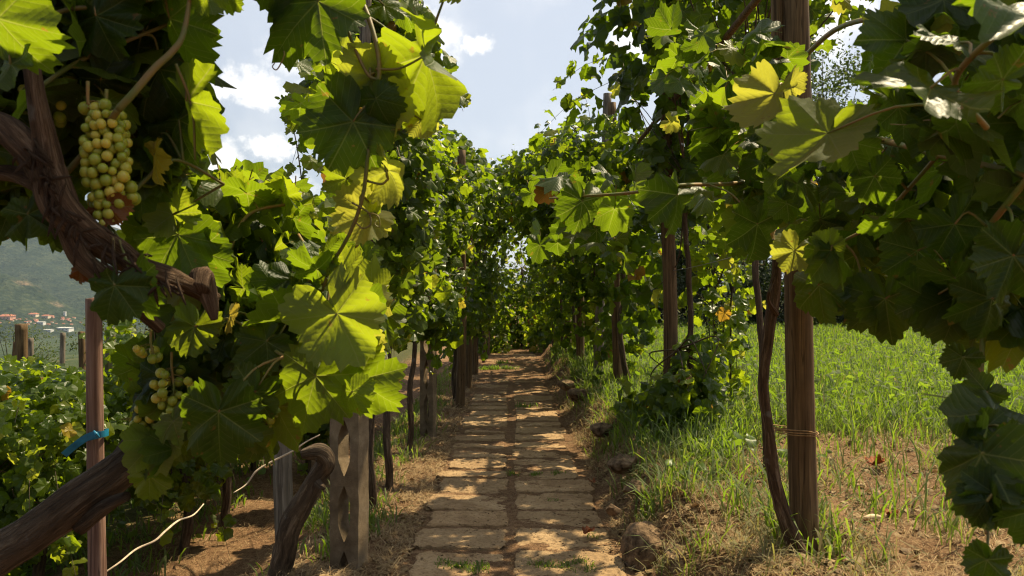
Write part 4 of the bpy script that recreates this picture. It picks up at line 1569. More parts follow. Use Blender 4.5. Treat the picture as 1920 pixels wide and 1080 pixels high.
def left_row():
    row_vine('tall vine on the thin pole, its crown rising out of the picture', gpt(-.86, 4.9), [[-.84, 4.7, 1.2], [-.8, 4.5, 2.0]],
             [((-.92, 4.7, 2.55), (.36, .4, .55), 420), ((-.90, 4.7, 3.05), (.42, .45, .55), 420), ((-.72, 4.9, 1.85), (.30, .4, .6), 300), ((-.6, 4.6, 2.65), (.25, .3, .3), 110)],
             GVL, 201, r=.026, lod=LOD1, far=False, size=(.055, .085), outdir=(.2, -.3, 0), tone=(.1, .75))
    row_vine('vine with thin upright trunk in the left row beside the dirt margin', gpt(-.80, 5.25), [[-.83, 5.25, .5], [-.82, 5.4, 1.0], [-.8, 5.5, 1.6]],
             [((-.86, 5.8, 2.0), (.36, .7, .62), 900), ((-.9, 5.7, 1.3), (.3, .6, .42), 330)], GVL, 202, r=.026, outdir=(.2, -.3, 0), yellow=.03)
    row_vine('vine trunk in front of the farther concrete post', gpt(-.84, 6.5), [[-.82, 6.5, .5], [-.8, 6.6, 1.3]],
             [((-.82, 6.9, 2.15), (.36, .8, .65), 900), ((-.85, 6.9, 1.25), (.33, .6, .4), 320), ((-.55, 6.9, 1.15), (.15, .3, .25), 45)], GVL, 203, r=.026, outdir=(.2, -.3, 0), yellow=.05)
    row_vine('vine just past the farther concrete post', gpt(-.80, 7.9), [[-.78, 7.9, .6], [-.76, 8.0, 1.4]],
             [((-.80, 8.2, 2.3), (.40, .9, .75), 1000), ((-.78, 8.1, 1.3), (.34, .7, .5), 420)], GVL, 204, r=.03, outdir=(.2, -.3, 0), yellow=.03)
    for i, (x, y, lab) in enumerate([(-.70, 9.8, 'dark vine trunk behind the brown left post'), (-.66, 11.7, 'vine in deep shade midway along the left row'),
                                     (-.60, 13.6, 'far vine of the left row before the path end'), (-.55, 15.6, 'last vine of the left row, reaching over the path')]):
        zt = 2.55 + .18 * i
        row_vine(lab, gpt(x, y), [[x, y, .7], [x + .03, y, 1.5]],
                 [((x - .05, y + .3, zt), (.42 + .06 * i, 1.05, .85), 950), ((x, y + .2, 1.35), (.36, .9, .72), 520)] + ([((-.1, 16.4, 3.5), (.7, 1.0, .55), 240)] if i == 3 else []),
                 GVL, 210 + i, r=.034, lod=LOD3, outdir=(.2, -.3, 0))
    # the rows close behind the end of the slabs
    for i, (x, y, lab) in enumerate([(-.9, 18.6, 'dark vine closing the view left of the path end'), (.25, 20.5, 'vine closing the view straight behind the path end'), (1.1, 18.6, 'vine closing the view right of the path end')]):
        row_vine(lab, gpt(x, y), [[x, y, .8], [x, y, 2.0]], [((x, y, 2.9), (1.0, .9, 1.5), 1200), ((x, y - .2, 1.2), (1.0, .8, 1.2), 1300), ((x, y - .5, .3), (1.0, .6, .5), 500)], 'grapevines behind the path end', 230 + i, r=.035, lod=LOD3, size=(.055, .09))


left_row()


def lower_vineyard():
    lab = {0: 'lower terrace vine nearest the dirt strip, trunk leaning by the grey post', 1: 'lower terrace vine with straight trunk left of the leaning one'}
    spots = [(-2.08, 5.05, 'vine with straight trunk just left of the lower dirt strip'), (-2.02, 5.6, 'slim vine trunk at the far edge of the lower dirt strip'),
             (-2.62, 4.4, 'dark vine behind the thick diagonal trunk'), (-3.15, 5.0, 'vine at the left edge whose trunk stands behind the reddish pole'),
             (-2.75, 6.3, 'leafy vine right behind the reddish pole'), (-3.9, 6.2, 'leafy vine behind the stout sawn post'), (-2.4, 7.4, 'vine below the pale bushes'),
             (-3.5, 7.6, 'sunlit vine behind the dark post'), (-4.7, 7.3, 'sunlit vine at the far left edge of the lower terrace'), (-3.0, 9.2, 'vine in the second lower row near the centre'),
             (-4.3, 9.4, 'vine in the second lower row behind the stout post'), (-5.6, 9.2, 'vine in the second lower row at the picture edge'), (-1.9, 7.4, 'vine at the far end of the dirt strip'), (-2.0, 9.4, 'shaded vine closing the dirt strip')]
    for i, (x, y, l) in enumerate(spots):
        b = gpt(x, y)
        hi = i in (0, 1)
        zc = b[2] + (.90 if y < 6 else .98) + (.16 if hi else 0)
        can = [((x - .1, y + .1, zc), (.55, .6, .40), 900), ((x - .05, y, zc - .38), (.48, .5, .35), 420)]
        if i in (12, 13):
            can.append(((x, y, zc - .1), (.4, .5, .7), 350))
        row_vine(l, b, [b + [.02, 0, .4], b + [-.04, .02, .85]], can, GVF, 300 + i, size=(.038, .068), r=.034 if i < 4 else .028, lod=LOD2 if y < 8 else LOD3, outdir=(.1, -.3, .2), tone=(.25, .86), yellow=.015, canes=5)


lower_vineyard()


# ------------------------------------------------------------------ near vines (left)
def left_near_vine():
    g = np.random.default_rng(401)
    base = np.array([-1.12, 1.05, float(gz(-1.12, 1.05))])
    v = thing('grapevine', 'old gnarled vine with shaggy reddish bark and white grapes at upper left', 'vine', base)
    mb = MB()
    d = 1.16
    tube(mb, spline([base - [0, 0, .06], base + [0, 0, .35], P(-260, 900, 1.08), P(-160, 420, 1.12), P(-70, 250, 1.16), P(0, 238, 1.18), P(50, 275, d), P(92, 330, d), P(112, 385, d + .01)], 90), [.045, .04, .03, .022, .021, .022, .024], 26, rough=.16, seed=1)
    tube(mb, polyline([(88, 318, d), (112, 385, d), (160, 435, d + .02), (215, 470, d + .05), (265, 503, d + .09), (320, 520, d + .14), (372, 545, d + .2), (400, 560, d + .25)], 70), [.022, .024, .022, .018, .016, .016, .014], 26, rough=.16, seed=4)
    tube(mb, polyline([(92, 330, d), (82, 255, d - .01), (66, 170, d - .02), (52, 60, d - .02), (40, -80, d)], 40), [.024, .016, .013, .011, .010], 16, rough=.08, seed=7)
    tube(mb, polyline([(120, 400, d + .01), (150, 480, d + .01), (200, 525, d + .02), (255, 575, d + .06), (300, 615, d + .1)], 40), [.018, .014, .012, .010], 14, rough=.10, seed=9)
    tube(mb, polyline([(372, 545, d + .18), (378, 520, d + .2), (395, 570, d + .2), (402, 600, d + .2)], 20), [.018, .022, .013, .006], 14, rough=.12, seed=12)
    tube(mb, polyline([(-60, 330, d + .1), (20, 325, d + .05), (70, 345, d + .02), (95, 350, d)], 24), [.012, .012, .014], 12, rough=.1, seed=15)
    # loose bark strips
    for k in range(70):
        px, py = [(60, 290), (92, 335), (110, 390), (150, 425), (210, 465), (265, 500), (320, 525)][g.integers(0, 7)]
        a = P(px + g.normal(0, 14), py + g.normal(0, 14), d - .025)
        b = a + np.array([g.normal(.01, .016), g.normal(-.004, .006), g.normal(-.022, .016)])
        tube(mb, spline([a, (a + b) / 2 + [0, -.004, 0], b], 5), [.001, .003, .001], 4)
    mb.build('trunk', [M['bark_red']], v)
    # canes
    cm = MB()
    ctr = []
    for pts, r in [([(222, 205, 1.17), (250, 175, 1.17), (290, 128, 1.18), (322, 98, 1.19), (345, 60, 1.2), (360, -30, 1.22)], [.0060, .0055, .005, .003]),
                   ([(120, 330, 1.21), (190, 250, 1.2), (222, 205, 1.17)], [.005, .005]),
                   ([(52, 60, 1.2), (120, 20, 1.2), (220, 10, 1.22), (330, -10, 1.25)], [.004, .003]),
                   ([(66, 170, 1.2), (140, 120, 1.22), (230, 80, 1.25), (330, 40, 1.3)], [.004, .003]),
                   ([(330, 120, 1.2), (360, 200, 1.22), (366, 300, 1.24)], [.0025, .0018]),
                   ([(200, 420, 1.25), (270, 340, 1.28), (330, 300, 1.3), (420, 345, 1.4)], [.004, .003, .002]),
                   ([(60, 120, 1.2), (30, 40, 1.1), (-30, 10, 1.05)], [.004, .003])]:
        p = polyline(pts, 26)
        ctr.append(p)
        tube(cm, p, r, 8, rough=.04)
    ctr = np.vstack(ctr)
    H = lambda *a, **k: hero_leaf(v, *a, canes=ctr, stalks=cm, **k)
    H(-5, 35, -18, 165, 1.02, 25, 10, .45, seed=101, fold=.35, curl=.35)
    H(318, 35, -75, 155, 1.25, 40, 0, .25, seed=102, fold=.4)
    H(350, 190, -68, 150, 1.22, 48, 5, .62, seed=103, fold=.35, curl=.1)
    H(300, 130, -120, 130, 1.3, 15, 0, .15, seed=104)
    H(260, 90, -100, 120, 1.3, -20, 0, .2, seed=105)
    H(385, -10, -65, 66, 1.2, 10, 0, .62, seed=106)
    H(425, -12, -50, 58, 1.25, 30, 0, .5, seed=107)
    H(335, 225, -80, 120, 1.32, 20, 10, .12, seed=108)
    H(300, 250, -55, 95, 1.34, 10, 10, .35, seed=109)
    H(200, 385, -110, 62, 1.19, 0, 0, 1.0, seed=110, curl=.3, label='brown withered leaf')
    H(150, 420, -140, 50, 1.20, -30, 0, .4, seed=111)
    H(290, 290, -95, 70, 1.25, 55, 0, .95, seed=112, label='yellow curled leaf')
    H(52, 402, -85, 92, 1.17, 15, 10, .12, seed=113)
    H(120, 422, -110, 62, 1.18, 10, 0, .30, seed=114)
    H(105, 418, -60, 60, 1.19, -30, 0, .35, seed=115)
    H(215, 535, -110, 105, 1.12, 10, 5, .08, seed=116, lobed=.7)
    H(250, 530, -80, 105, 1.15, 50, 0, .16, seed=117)
    H(150, 505, -160, 40, 1.17, 10, 0, 1.0, seed=118)
    H(20, 120, -100, 90, 1.05, 30, 20, .2, seed=119)
    H(180, 30, -70, 130, 1.2, 10, 0, .1, seed=120)
    H(120, 150, -95, 110, 1.3, -20, 0, .1, seed=121)
    H(205, 150, -80, 100, 1.36, 10, 0, .55, seed=122)
    H(25, 210, -100, 80, 1.28, 10, 0, .2, seed=123)
    H(325, 402, 115, 82, 1.42, 10, 0, .72, seed=124, flip=True)
    lm = MB()
    near_foliage(lm, [([(-120, -160), (345, -160), (350, 60), (300, 190), (140, 200), (-120, 330)], 1.22, 1.6, 150),
                      ([(150, 60), (330, 60), (360, 300), (300, 345), (240, 330), (250, 190)], 1.35, 1.75, 85),
                      ([(-120, 60), (130, 60), (150, 420), (60, 400), (-120, 400)], 1.34, 1.75, 95),
                      ([(-20, 0), (330, 0), (320, 180), (270, 330), (-20, 380)], 1.6, 2.1, 150),
                      ([(-150, -600), (420, -600), (380, -90), (-150, -60)], 1.1, 1.9, 120)], g, tone=(.0, .6), yellow=.03)
    lm.build('foliage', [M['leaf'], M['petiole']], v)
    cm.build('canes', [M['cane']], v)
    grape_bunch(v, P(200, 205, 1.2), .172, .052, .0086, 112, 5)
    grape_bunch(v, P(165, 190, 1.19), .012, .05, .0098, 4, 6)
    grape_bunch(v, P(95, 130, 1.3), .09, .07, .0098, 26, 7)
    grape_bunch(v, P(215, 345, 1.22), .05, .06, .0098, 14, 8)


left_near_vine()


def left_mass_vine():
    g = np.random.default_rng(402)
    base = np.array([-1.55, 1.6, float(gz(-1.55, 1.6))])
    v = thing('grapevine', 'vine with a thick bare diagonal trunk and the broad leaf mass at centre left', 'vine', base)
    mb = MB()
    tube(mb, spline([base - [0, 0, .06], base + [.02, 0, .30], P(-240, 1200, 1.58), P(-40, 1062, 1.58), P(60, 1000, 1.6), P(150, 935, 1.62), P(215, 890, 1.65), P(262, 852, 1.7)], 90), [.050, .047, .043, .041, .039, .037], 30, rough=.08, seed=21, ridges=4)
    tube(mb, polyline([(245, 862, 1.68), (290, 840, 1.7), (340, 845, 1.75), (360, 850, 1.8)], 20), [.038, .026, .018, .012], 16, rough=.09, seed=23)
    tube(mb, polyline([(240, 865, 1.68), (275, 800, 1.7), (300, 740, 1.7), (330, 680, 1.68), (400, 620, 1.65)], 40), [.034, .022, .018, .014, .010], 16, rough=.09, seed=24)
    tube(mb, polyline([(150, 985, 1.62), (190, 955, 1.6), (215, 940, 1.57), (238, 930, 1.55)], 16), [.02, .016, .012, .009], 12, rough=.09, seed=25)
    mb.build('trunk', [M['bark']], v)
    cm = MB()
    ctr = []
    for pts, r in [([(330, 680, 1.68), (400, 560, 1.6), (430, 470, 1.6), (470, 400, 1.65), (560, 380, 1.7)], [.006, .0045, .003]),
                   ([(400, 620, 1.65), (480, 600, 1.6), (560, 560, 1.55), (600, 540, 1.5), (660, 480, 1.45)], [.006, .005, .003]),
                   ([(400, 620, 1.65), (500, 650, 1.55), (560, 690, 1.5), (620, 700, 1.45), (700, 720, 1.4)], [.006, .005, .003]),
                   ([(300, 740, 1.7), (360, 760, 1.6), (420, 770, 1.55), (520, 740, 1.5)], [.006, .004, .003]),
                   ([(560, 440, 1.6), (590, 500, 1.5), (560, 560, 1.5)], [.003, .003]),
                   ([(480, 625, 1.5), (520, 660, 1.42), (560, 680, 1.40), (590, 690, 1.4)], [.003, .003]),
                   ([(330, 680, 1.68), (280, 700, 1.6), (265, 770, 1.55), (280, 880, 1.5)], [.004, .003])]:
        p = polyline(pts, 26)
        ctr.append(p)
        tube(cm, p, r, 8, rough=.04)
    ctr = np.vstack(ctr)
    H = lambda *a, **k: hero_leaf(v, *a, canes=ctr, stalks=cm, **k)
    H(334, 440, -118, 122, 1.42, -10, 15, .3, seed=201, fold=.15, curl=.25)               # pale, catching the light
    H(372, 470, -75, 92, 1.45, 35, 0, .2, seed=202)
    H(632, 588, -62, 160, 1.36, 8, 8, .72, seed=203, flip=True, fold=.12, curl=.12, lobed=.75, label='large bright backlit leaf')
    H(610, 590, -140, 110, 1.44, 25, 0, .12, seed=204)
    H(592, 705, -105, 140, 1.36, 0, 12, .5, seed=205, fold=.15)
    H(672, 712, -42, 128, 1.38, 20, 10, .45, seed=206, fold=.25)
    H(410, 772, -92, 138, 1.32, 0, 5, .12, seed=207, fold=.15, lobed=.8)
    H(478, 735, -120, 95, 1.36, -15, 0, .2, seed=208)
    H(500, 640, -140, 90, 1.42, 10, 10, .3, seed=209)
    H(365, 612, -100, 92, 1.45, 5, 20, .7, seed=210)
    H(440, 360, 140, 62, 1.7, 20, 20, .7, seed=211, flip=True)
    H(530, 372, 75, 70, 1.7, 10, 20, .7, seed=212, flip=True)
    H(650, 512, 5, 82, 1.4, -30, 30, .72, seed=213, flip=True)
    H(595, 505, 160, 80, 1.42, -50, 20, .35, seed=214)
    H(610, 480, 55, 62, 1.42, -40, 30, .4, seed=215)
    H(560, 470, -30, 60, 1.45, -50, 30, .5, seed=216)
    H(690, 400, 200, 95, 1.4, 0, 0, .90, seed=217, flip=True, label='pale yellow leaf')
    H(540, 600, 185, 120, 1.45, -60, 40, .4, seed=218, fold=.5)
    H(680, 640, -40, 75, 1.48, 0, 0, .88, seed=219, flip=True)
    H(555, 650, -60, 60, 1.5, 0, 0, .8, seed=220, flip=True)
    H(280, 892, -92, 72, 1.5, 0, 0, .68, seed=221, lobed=.4)
    H(308, 775, -85, 100, 1.5, 20, 0, .16, seed=222)
    H(300, 690, -100, 90, 1.52, 20, 10, .2, seed=223)
    H(325, 790, -60, 66, 1.4, -20, 30, .4, seed=224, flip=True)
    H(470, 820, -50, 60, 1.5, 10, 0, .6, seed=225)
    H(300, 705, -95, 80, 1.5, 10, 0, .25, seed=226)
    H(560, 735, -80, 80, 1.5, 30, 0, .3, seed=227)
    H(430, 590, -100, 50, 1.45, 60, 10, .95, seed=228, label='yellow curled leaf')
    H(455, 540, -20, 70, 1.55, 20, 10, .5, seed=229)
    H(660, 735, -75, 65, 1.34, 20, 10, .55, seed=230)
    lm = MB()
    near_foliage(lm, [([(270, 360), (420, 340), (560, 350), (600, 440), (560, 540), (400, 560), (330, 520), (260, 440)], 1.6, 2.1, 120),
                      ([(400, 520), (600, 500), (720, 560), (730, 640), (560, 690), (420, 640)], 1.5, 1.9, 80),
                      ([(250, 650), (420, 590), (560, 640), (640, 700), (560, 770), (470, 810), (310, 800), (285, 740)], 1.55, 1.95, 85),
                      ([(300, 340), (560, 350), (680, 400), (690, 560), (640, 700), (380, 700), (290, 560)], 1.9, 2.7, 200),
                      ([(275, 700), (340, 690), (350, 860), (285, 850)], 1.5, 1.62, 14)], g, tone=(.12, .85), yellow=.04)
    lm.build('foliage', [M['leaf'], M['petiole']], v)
    cm.build('canes', [M['petiole']], v)
    grape_bunch(v, P(322, 690, 1.48), .08, .06, .0086, 22, 15)
    grape_bunch(v, P(283, 645, 1.45), .03, .06, .0086, 6, 16)
    grape_bunch(v, P(490, 770, 1.55), .075, .055, .0085, 44, 17)
    grape_bunch(v, P(270, 760, 1.52), .05, .05, .0088, 10, 18)


left_mass_vine()


def hanging_shoot_vine():
    """the shoot that hangs across the sky belongs to a vine rooted beside the concrete post"""
    g = np.random.default_rng(403)
    base = gpt(-.84, 4.34)
    v = thing('grapevine', 'vine whose long leafy shoot hangs across the sky left of the path', 'vine', base)
    mb = MB()
    tube(mb, spline([base - [0, 0, .05], base + [.0, 0, .4], base + [.04, -.03, 1.0], base + [.03, -.02, 1.8], [-.80, 4.25, 2.7], [-.72, 3.9, 3.1], [-.6, 2.9, 3.0], P(640, -260, 1.65)], 80), [.026, .022, .018, .012, .008, .005], 12, rough=.08, seed=33)
    mb.build('trunk', [M['bark']], v)
    cm = MB()
    ctr = []
    for pts, r in [([(640, -260, 1.65), (660, -60, 1.45), (690, 30, 1.38), (707, 90, 1.36), (711, 140, 1.35), (700, 200, 1.35), (690, 290, 1.35), (680, 370, 1.36), (655, 440, 1.38), (620, 500, 1.42), (605, 545, 1.45)], [.005, .0042, .0035, .003]),
                   ([(610, -40, 1.38), (645, 40, 1.36), (665, 90, 1.36), (690, 140, 1.355), (711, 150, 1.35)], [.0032, .0025]),
                   ([(640, 40, 1.36), (600, 10, 1.36), (570, -40, 1.38)], [.003, .0025]),
                   ([(705, 130, 1.35), (750, 128, 1.35), (798, 104, 1.34)], [.0022, .002]),
                   ([(690, 30, 1.38), (730, 60, 1.4), (730, 90, 1.4)], [.002, .0012]),
                   ([(660, 380, 1.36), (690, 398, 1.36), (695, 420, 1.36), (680, 428, 1.36), (668, 418, 1.36)], [.0018, .0012]),
                   ([(690, 340, 1.36), (715, 345, 1.36), (728, 336, 1.36)], [.0022, .002])]:
        p = polyline(pts, 26)
        ctr.append(p)
        tube(cm, p, r, 8, rough=.04)
    ctr = np.vstack(ctr)
    H = lambda *a, **k: hero_leaf(v, *a, canes=ctr, stalks=cm, **k)
    H(596, 2, -136, 168, 1.34, 15, 5, .15, seed=301, fold=.2)
    H(560, -30, -110, 130, 1.36, -10, 0, .22, seed=302)
    H(700, 142, 128, 92, 1.37, 0, 0, .80, seed=303, flip=True, fold=.1, lobed=.7)
    H(712, 148, 48, 92, 1.38, -5, 0, .80, seed=304, flip=True, fold=.1, lobed=.7)
    H(706, 155, -60, 60, 1.385, 5, 0, .78, seed=305, flip=True)
    H(798, 104, -66, 190, 1.34, 52, 6, .66, seed=306, flip=True, fold=.3, curl=.1)
    H(662, 228, -116, 152, 1.34, 0, 6, .14, seed=307, fold=.1, lobed=.65, wave=.05)
    H(640, 205, -170, 85, 1.36, 10, 0, .35, seed=308)
    H(705, 185, -70, 75, 1.33, 20, 0, .2, seed=309)
    H(730, 196, -78, 92, 1.36, 25, 0, .82, seed=310, flip=True)
    H(790, 225, -70, 56, 1.36, 10, 0, .86, seed=311, flip=True)
    H(728, 320, -52, 92, 1.36, 35, 0, .82, seed=312, flip=True)
    H(745, 130, -55, 90, 1.45, 35, 0, .70, seed=313, flip=True)
    H(697, 384, -30, 36, 1.4, 20, 0, .65, seed=314, flip=True)
    H(655, 20, 150, 60, 1.4, 20, 10, .7, seed=315, flip=True)
    H(870, -55, -80, 98, 1.3, 40, 0, .66, seed=316, flip=True)
    H(650, 335, -150, 60, 1.42, 0, 0, .70, seed=317, flip=True)
    H(720, 10, -15, 70, 1.5, -40, 20, .35, seed=318)
    H(760, 20, -20, 50, 1.6, 0, 0, .3, seed=319)
    lm = MB()
    near_foliage(lm, [([(540, -160), (700, -160), (690, -20), (560, -20)], 1.35, 1.7, 22),
                      ([(560, 20), (640, 30), (690, 200), (640, 330), (590, 330), (540, 180), (530, 90)], 2.6, 3.4, 45),
                      ([(500, -600), (900, -600), (860, -200), (540, -160)], 1.3, 1.9, 60)], g, tone=(.3, .85), yellow=.02, size=(.05, .085))
    lm.build('foliage', [M['leaf'], M['petiole']], v)
    cm.build('canes', [M['cane']], v)
    for j, (a, b) in enumerate([((690, 398), (712, 425)), ((530, 90), (520, 130)), ((800, 245), (815, 205))]):
        t = MB()
        p = polyline([(a[0], a[1], 1.36), ((a[0] + b[0]) / 2 + 8, (a[1] + b[1]) / 2 - 6, 1.35), (b[0], b[1], 1.35), (b[0] - 9, b[1] - 4, 1.35), (b[0] - 5, b[1] - 12, 1.355)], 20)
        tube(t, p, [.0014, .0009], 6)
        t.build('tendril', [M['petiole']], v)


hanging_shoot_vine()


def stump_vine():
    base = on_ground(528, 3.75)
    v = thing('vine_stump', 'gnarled old vine stump with a knobbed top beside the grey post', 'vine', base)
    mb = MB()
    d = 3.7
    tube(mb, np.vstack([polyline([(505, 1130, d), (530, 1050, d), (545, 985, d), (575, 930, d), (597, 890, d), (612, 865, d - .02), (600, 848, d - .04), (575, 850, d - .05), (566, 852, d - .05)], 80)]), [.052, .05, .048, .046, .04, .045, .042, .028, .02], 24, rough=.13, seed=41, ridges=6)
    tube(mb, polyline([(596, 905, d - .05), (603, 912, d - .07), (606, 914, d - .09)], 8), [.02, .015, .012], 12, rough=.08, seed=44)
    mb.build('trunk', [M['bark']], v)


stump_vine()


def creeper():
    """thin shoot with small leaves against the sky"""
    b = P(575, 420, 4.1)
    v = thing('climbing_shoot', 'thin wispy shoot with tiny leaves against the sky by the left pole', 'climbing plant', b)
    mb = MB()
    g = np.random.default_rng(9)
    p = polyline([(575, 420, 4.1), (566, 340, 4.0), (556, 270, 3.98), (546, 225, 3.96), (535, 184, 3.95)], 40)
    tube(mb, p, [.004, .003, .0015], 6)
    mb.build('stem', [M['thin_wood']], v)
    lm = MB()
    n = 70
    pos = p[g.integers(0, 40, n)] + g.normal(0, .012, (n, 3))
    nm, tip = leaf_dirs(n, g, out=(0, -.5, 0), up=.4, jit=.6)
    tip = g.normal(0, 1, (n, 3))
    scatter(lm, BLADE, pos, nm, tip, g.uniform(.03, .05, n), g.uniform(.1, .5, n), 0, g)
    lm.build('leaves', [M['leaf_far']], v)


creeper()


# ------------------------------------------------------------------ near vine (right)
def right_near_vine():
    g = np.random.default_rng(501)
    base = on_ground(1496, 3.16)
    v = thing('grapevine', 'near right vine tied to the thick post, large shaded leaves filling the upper right', 'vine', base)
    mb = MB()
    d = 3.16
    tube(mb, polyline([(1508, 1075, d), (1487, 1010, d), (1464, 945, d), (1449, 880, d - .0), (1440, 800, d - .01), (1431, 720, d - .01), (1440, 630, d), (1450, 560, d + .02), (1458, 480, d + .02), (1456, 380, d), (1446, 300, d), (1456, 160, d)], 110), [.040, .036, .026, .024, .020, .022, .023, .019, .018, .016, .014], 18, rough=.10, seed=51)
    tube(mb, polyline([(1456, 590, d), (1440, 560, d - .04), (1452, 520, d - .06)], 12), [.012, .007, .004], 8, rough=.08, seed=53)
    mb.build('trunk', [M['bark_red']], v)
    cm = MB()
    ctr = []
    for pts, r in [([(1462, 380, 3.1), (1520, 300, 2.6), (1580, 255, 2.0), (1660, 265, 1.6), (1760, 290, 1.35), (1930, 330, 1.1)], [.012, .009, .006, .005]),
                   ([(1520, 300, 2.6), (1400, 340, 2.2), (1270, 348, 1.85), (1180, 362, 1.92), (1092, 368, 2.0), (1030, 372, 2.15)], [.006, .005, .004, .002]),
                   ([(1460, 160, 3.1), (1560, 60, 2.4), (1700, 20, 1.8), (1850, -60, 1.3)], [.010, .007, .005]),
                   ([(1760, 290, 1.35), (1680, 380, 1.4), (1640, 420, 1.45), (1560, 460, 1.5), (1490, 480, 1.55)], [.004, .003, .002]),
                   ([(1660, 265, 1.6), (1580, 250, 1.5), (1490, 205, 1.4), (1455, 160, 1.4)], [.003, .002]),
                   ([(1920, 440, 1.2), (1850, 520, 1.25), (1842, 640, 1.25), (1838, 760, 1.2), (1842, 900, 1.1), (1850, 1000, 1.05)], [.005, .0045, .0035, .003]),
                   ([(1930, 330, 1.1), (1850, 430, 1.2), (1780, 520, 1.4), (1690, 580, 1.55), (1560, 560, 1.7)], [.005, .004, .003]),
                   ([(1850, 240, 1.05), (1790, 160, 1.0), (1850, 80, .95), (1960, 0, .9)], [.004, .004]),
                   ([(1880, 900, 1.0), (1960, 820, 1.0)], [.003, .003])]:
        p = polyline(pts, 30)
        ctr.append(p)
        tube(cm, p, r, 8, rough=.04)
    ctr = np.vstack(ctr)
    H = lambda *a, **k: hero_leaf(v, *a, canes=ctr, stalks=cm, **k)
    H(1700, 75, 180, 150, 1.15, 20, 10, .12, seed=401, fold=.2)
    H(1800, 80, 170, 135, 1.0, 60, 10, .18, seed=402, fold=.2)
    H(1930, 30, 172, 230, .88, 55, 15, .25, seed=403, fold=.1)
    H(1745, 165, 178, 215, .95, 58, 12, .22, seed=404, fold=.1, curl=.1, lobed=.8)
    H(1880, 150, 190, 120, .95, -45, 10, .25, seed=405)
    H(1452, 176, -112, 122, 1.35, 52, 0, .89, seed=406, flip=True, fold=.4, label='bright yellow-green leaf')
    H(1552, 250, -128, 175, 1.2, 46, 5, .70, seed=407, flip=True, fold=.3, lobed=1.1, label='large backlit leaf')
    H(1480, 160, 40, 55, 1.4, 50, 0, .92, seed=408, flip=True)
    H(1640, 330, -60, 80, 1.3, 20, 0, .15, seed=409)
    H(1590, 265, -70, 95, 1.3, 30, 0, .3, seed=410)
    H(1674, 412, 170, 92, 1.3, -48, 25, .25, seed=411, fold=.2)
    H(1700, 410, -20, 80, 1.3, -45, 20, .25, seed=412)
    H(1558, 470, -70, 100, 1.42, -25, 25, .35, seed=413, fold=.25)
    H(1555, 465, 140, 62, 1.43, 10, 0, .66, seed=414, flip=True)
    H(1490, 470, -120, 74, 1.45, 20, 0, .84, seed=415, flip=True)
    H(1270, 366, -82, 106, 1.8, -38, 0, .08, seed=416, lobed=.6)
    H(1092, 378, -95, 86, 2.0, -35, 0, .10, seed=417, lobed=.7)
    H(1420, 420, -90, 110, 1.9, -30, 0, .1, seed=419)
    H(1535, 535, -85, 118, 1.5, 60, 0, .3, seed=420)
    H(1625, 565, -120, 75, 1.45, 10, 0, .2, seed=421)
    H(1660, 560, -85, 128, 1.4, 35, 0, .3, seed=422)
    H(1655, 570, -60, 85, 1.42, -30, 0, .3, seed=423)
    H(1745, 560, -100, 105, 1.3, 10, 0, .12, seed=424)
    H(1790, 545, -70, 100, 1.3, 10, 0, .12, seed=425)
    H(1860, 560, -95, 110, 1.15, 0, 0, .08, seed=426)
    H(1900, 480, -110, 130, 1.1, 0, 0, .06, seed=427)
    H(1790, 420, -60, 110, 1.2, 10, 0, .1, seed=428)
    H(1720, 470, -90, 105, 1.35, 10, 0, .12, seed=429)
    H(1880, 480, 150, 60, 1.35, 20, 0, .94, seed=430, flip=True, label='yellow leaf with an orange blotch')
    H(1805, 670, -110, 62, 1.2, 20, 0, .1, seed=431)
    H(1850, 735, -130, 70, 1.15, 10, 0, .08, seed=432)
    H(1820, 760, -60, 60, 1.15, 30, 0, .1, seed=433)
    H(1850, 800, -20, 66, 1.05, 10, 0, .1, seed=434)
    H(1870, 930, -110, 105, .98, 0, 0, .06, seed=435)
    H(1850, 940, 190, 75, .98, 20, 0, .06, seed=436)
    H(1945, 955, -100, 110, .95, 10, 0, .06, seed=437)
    H(1840, 850, -118, 175, 1.0, 66, 0, .10, seed=438, fold=.6, lobed=.7)
    H(1880, 830, -60, 80, 1.0, 10, 0, .08, seed=439)
    H(1850, 1050, -100, 80, .97, 10, 0, .06, seed=440)
    H(1500, 250, -60, 70, 1.5, 10, 0, .2, seed=441)
    H(1360, 300, -150, 90, 2.2, -50, 20, .2, seed=442)
    H(1330, 270, 180, 70, 2.2, -50, 20, .25, seed=443)
    lm = MB()
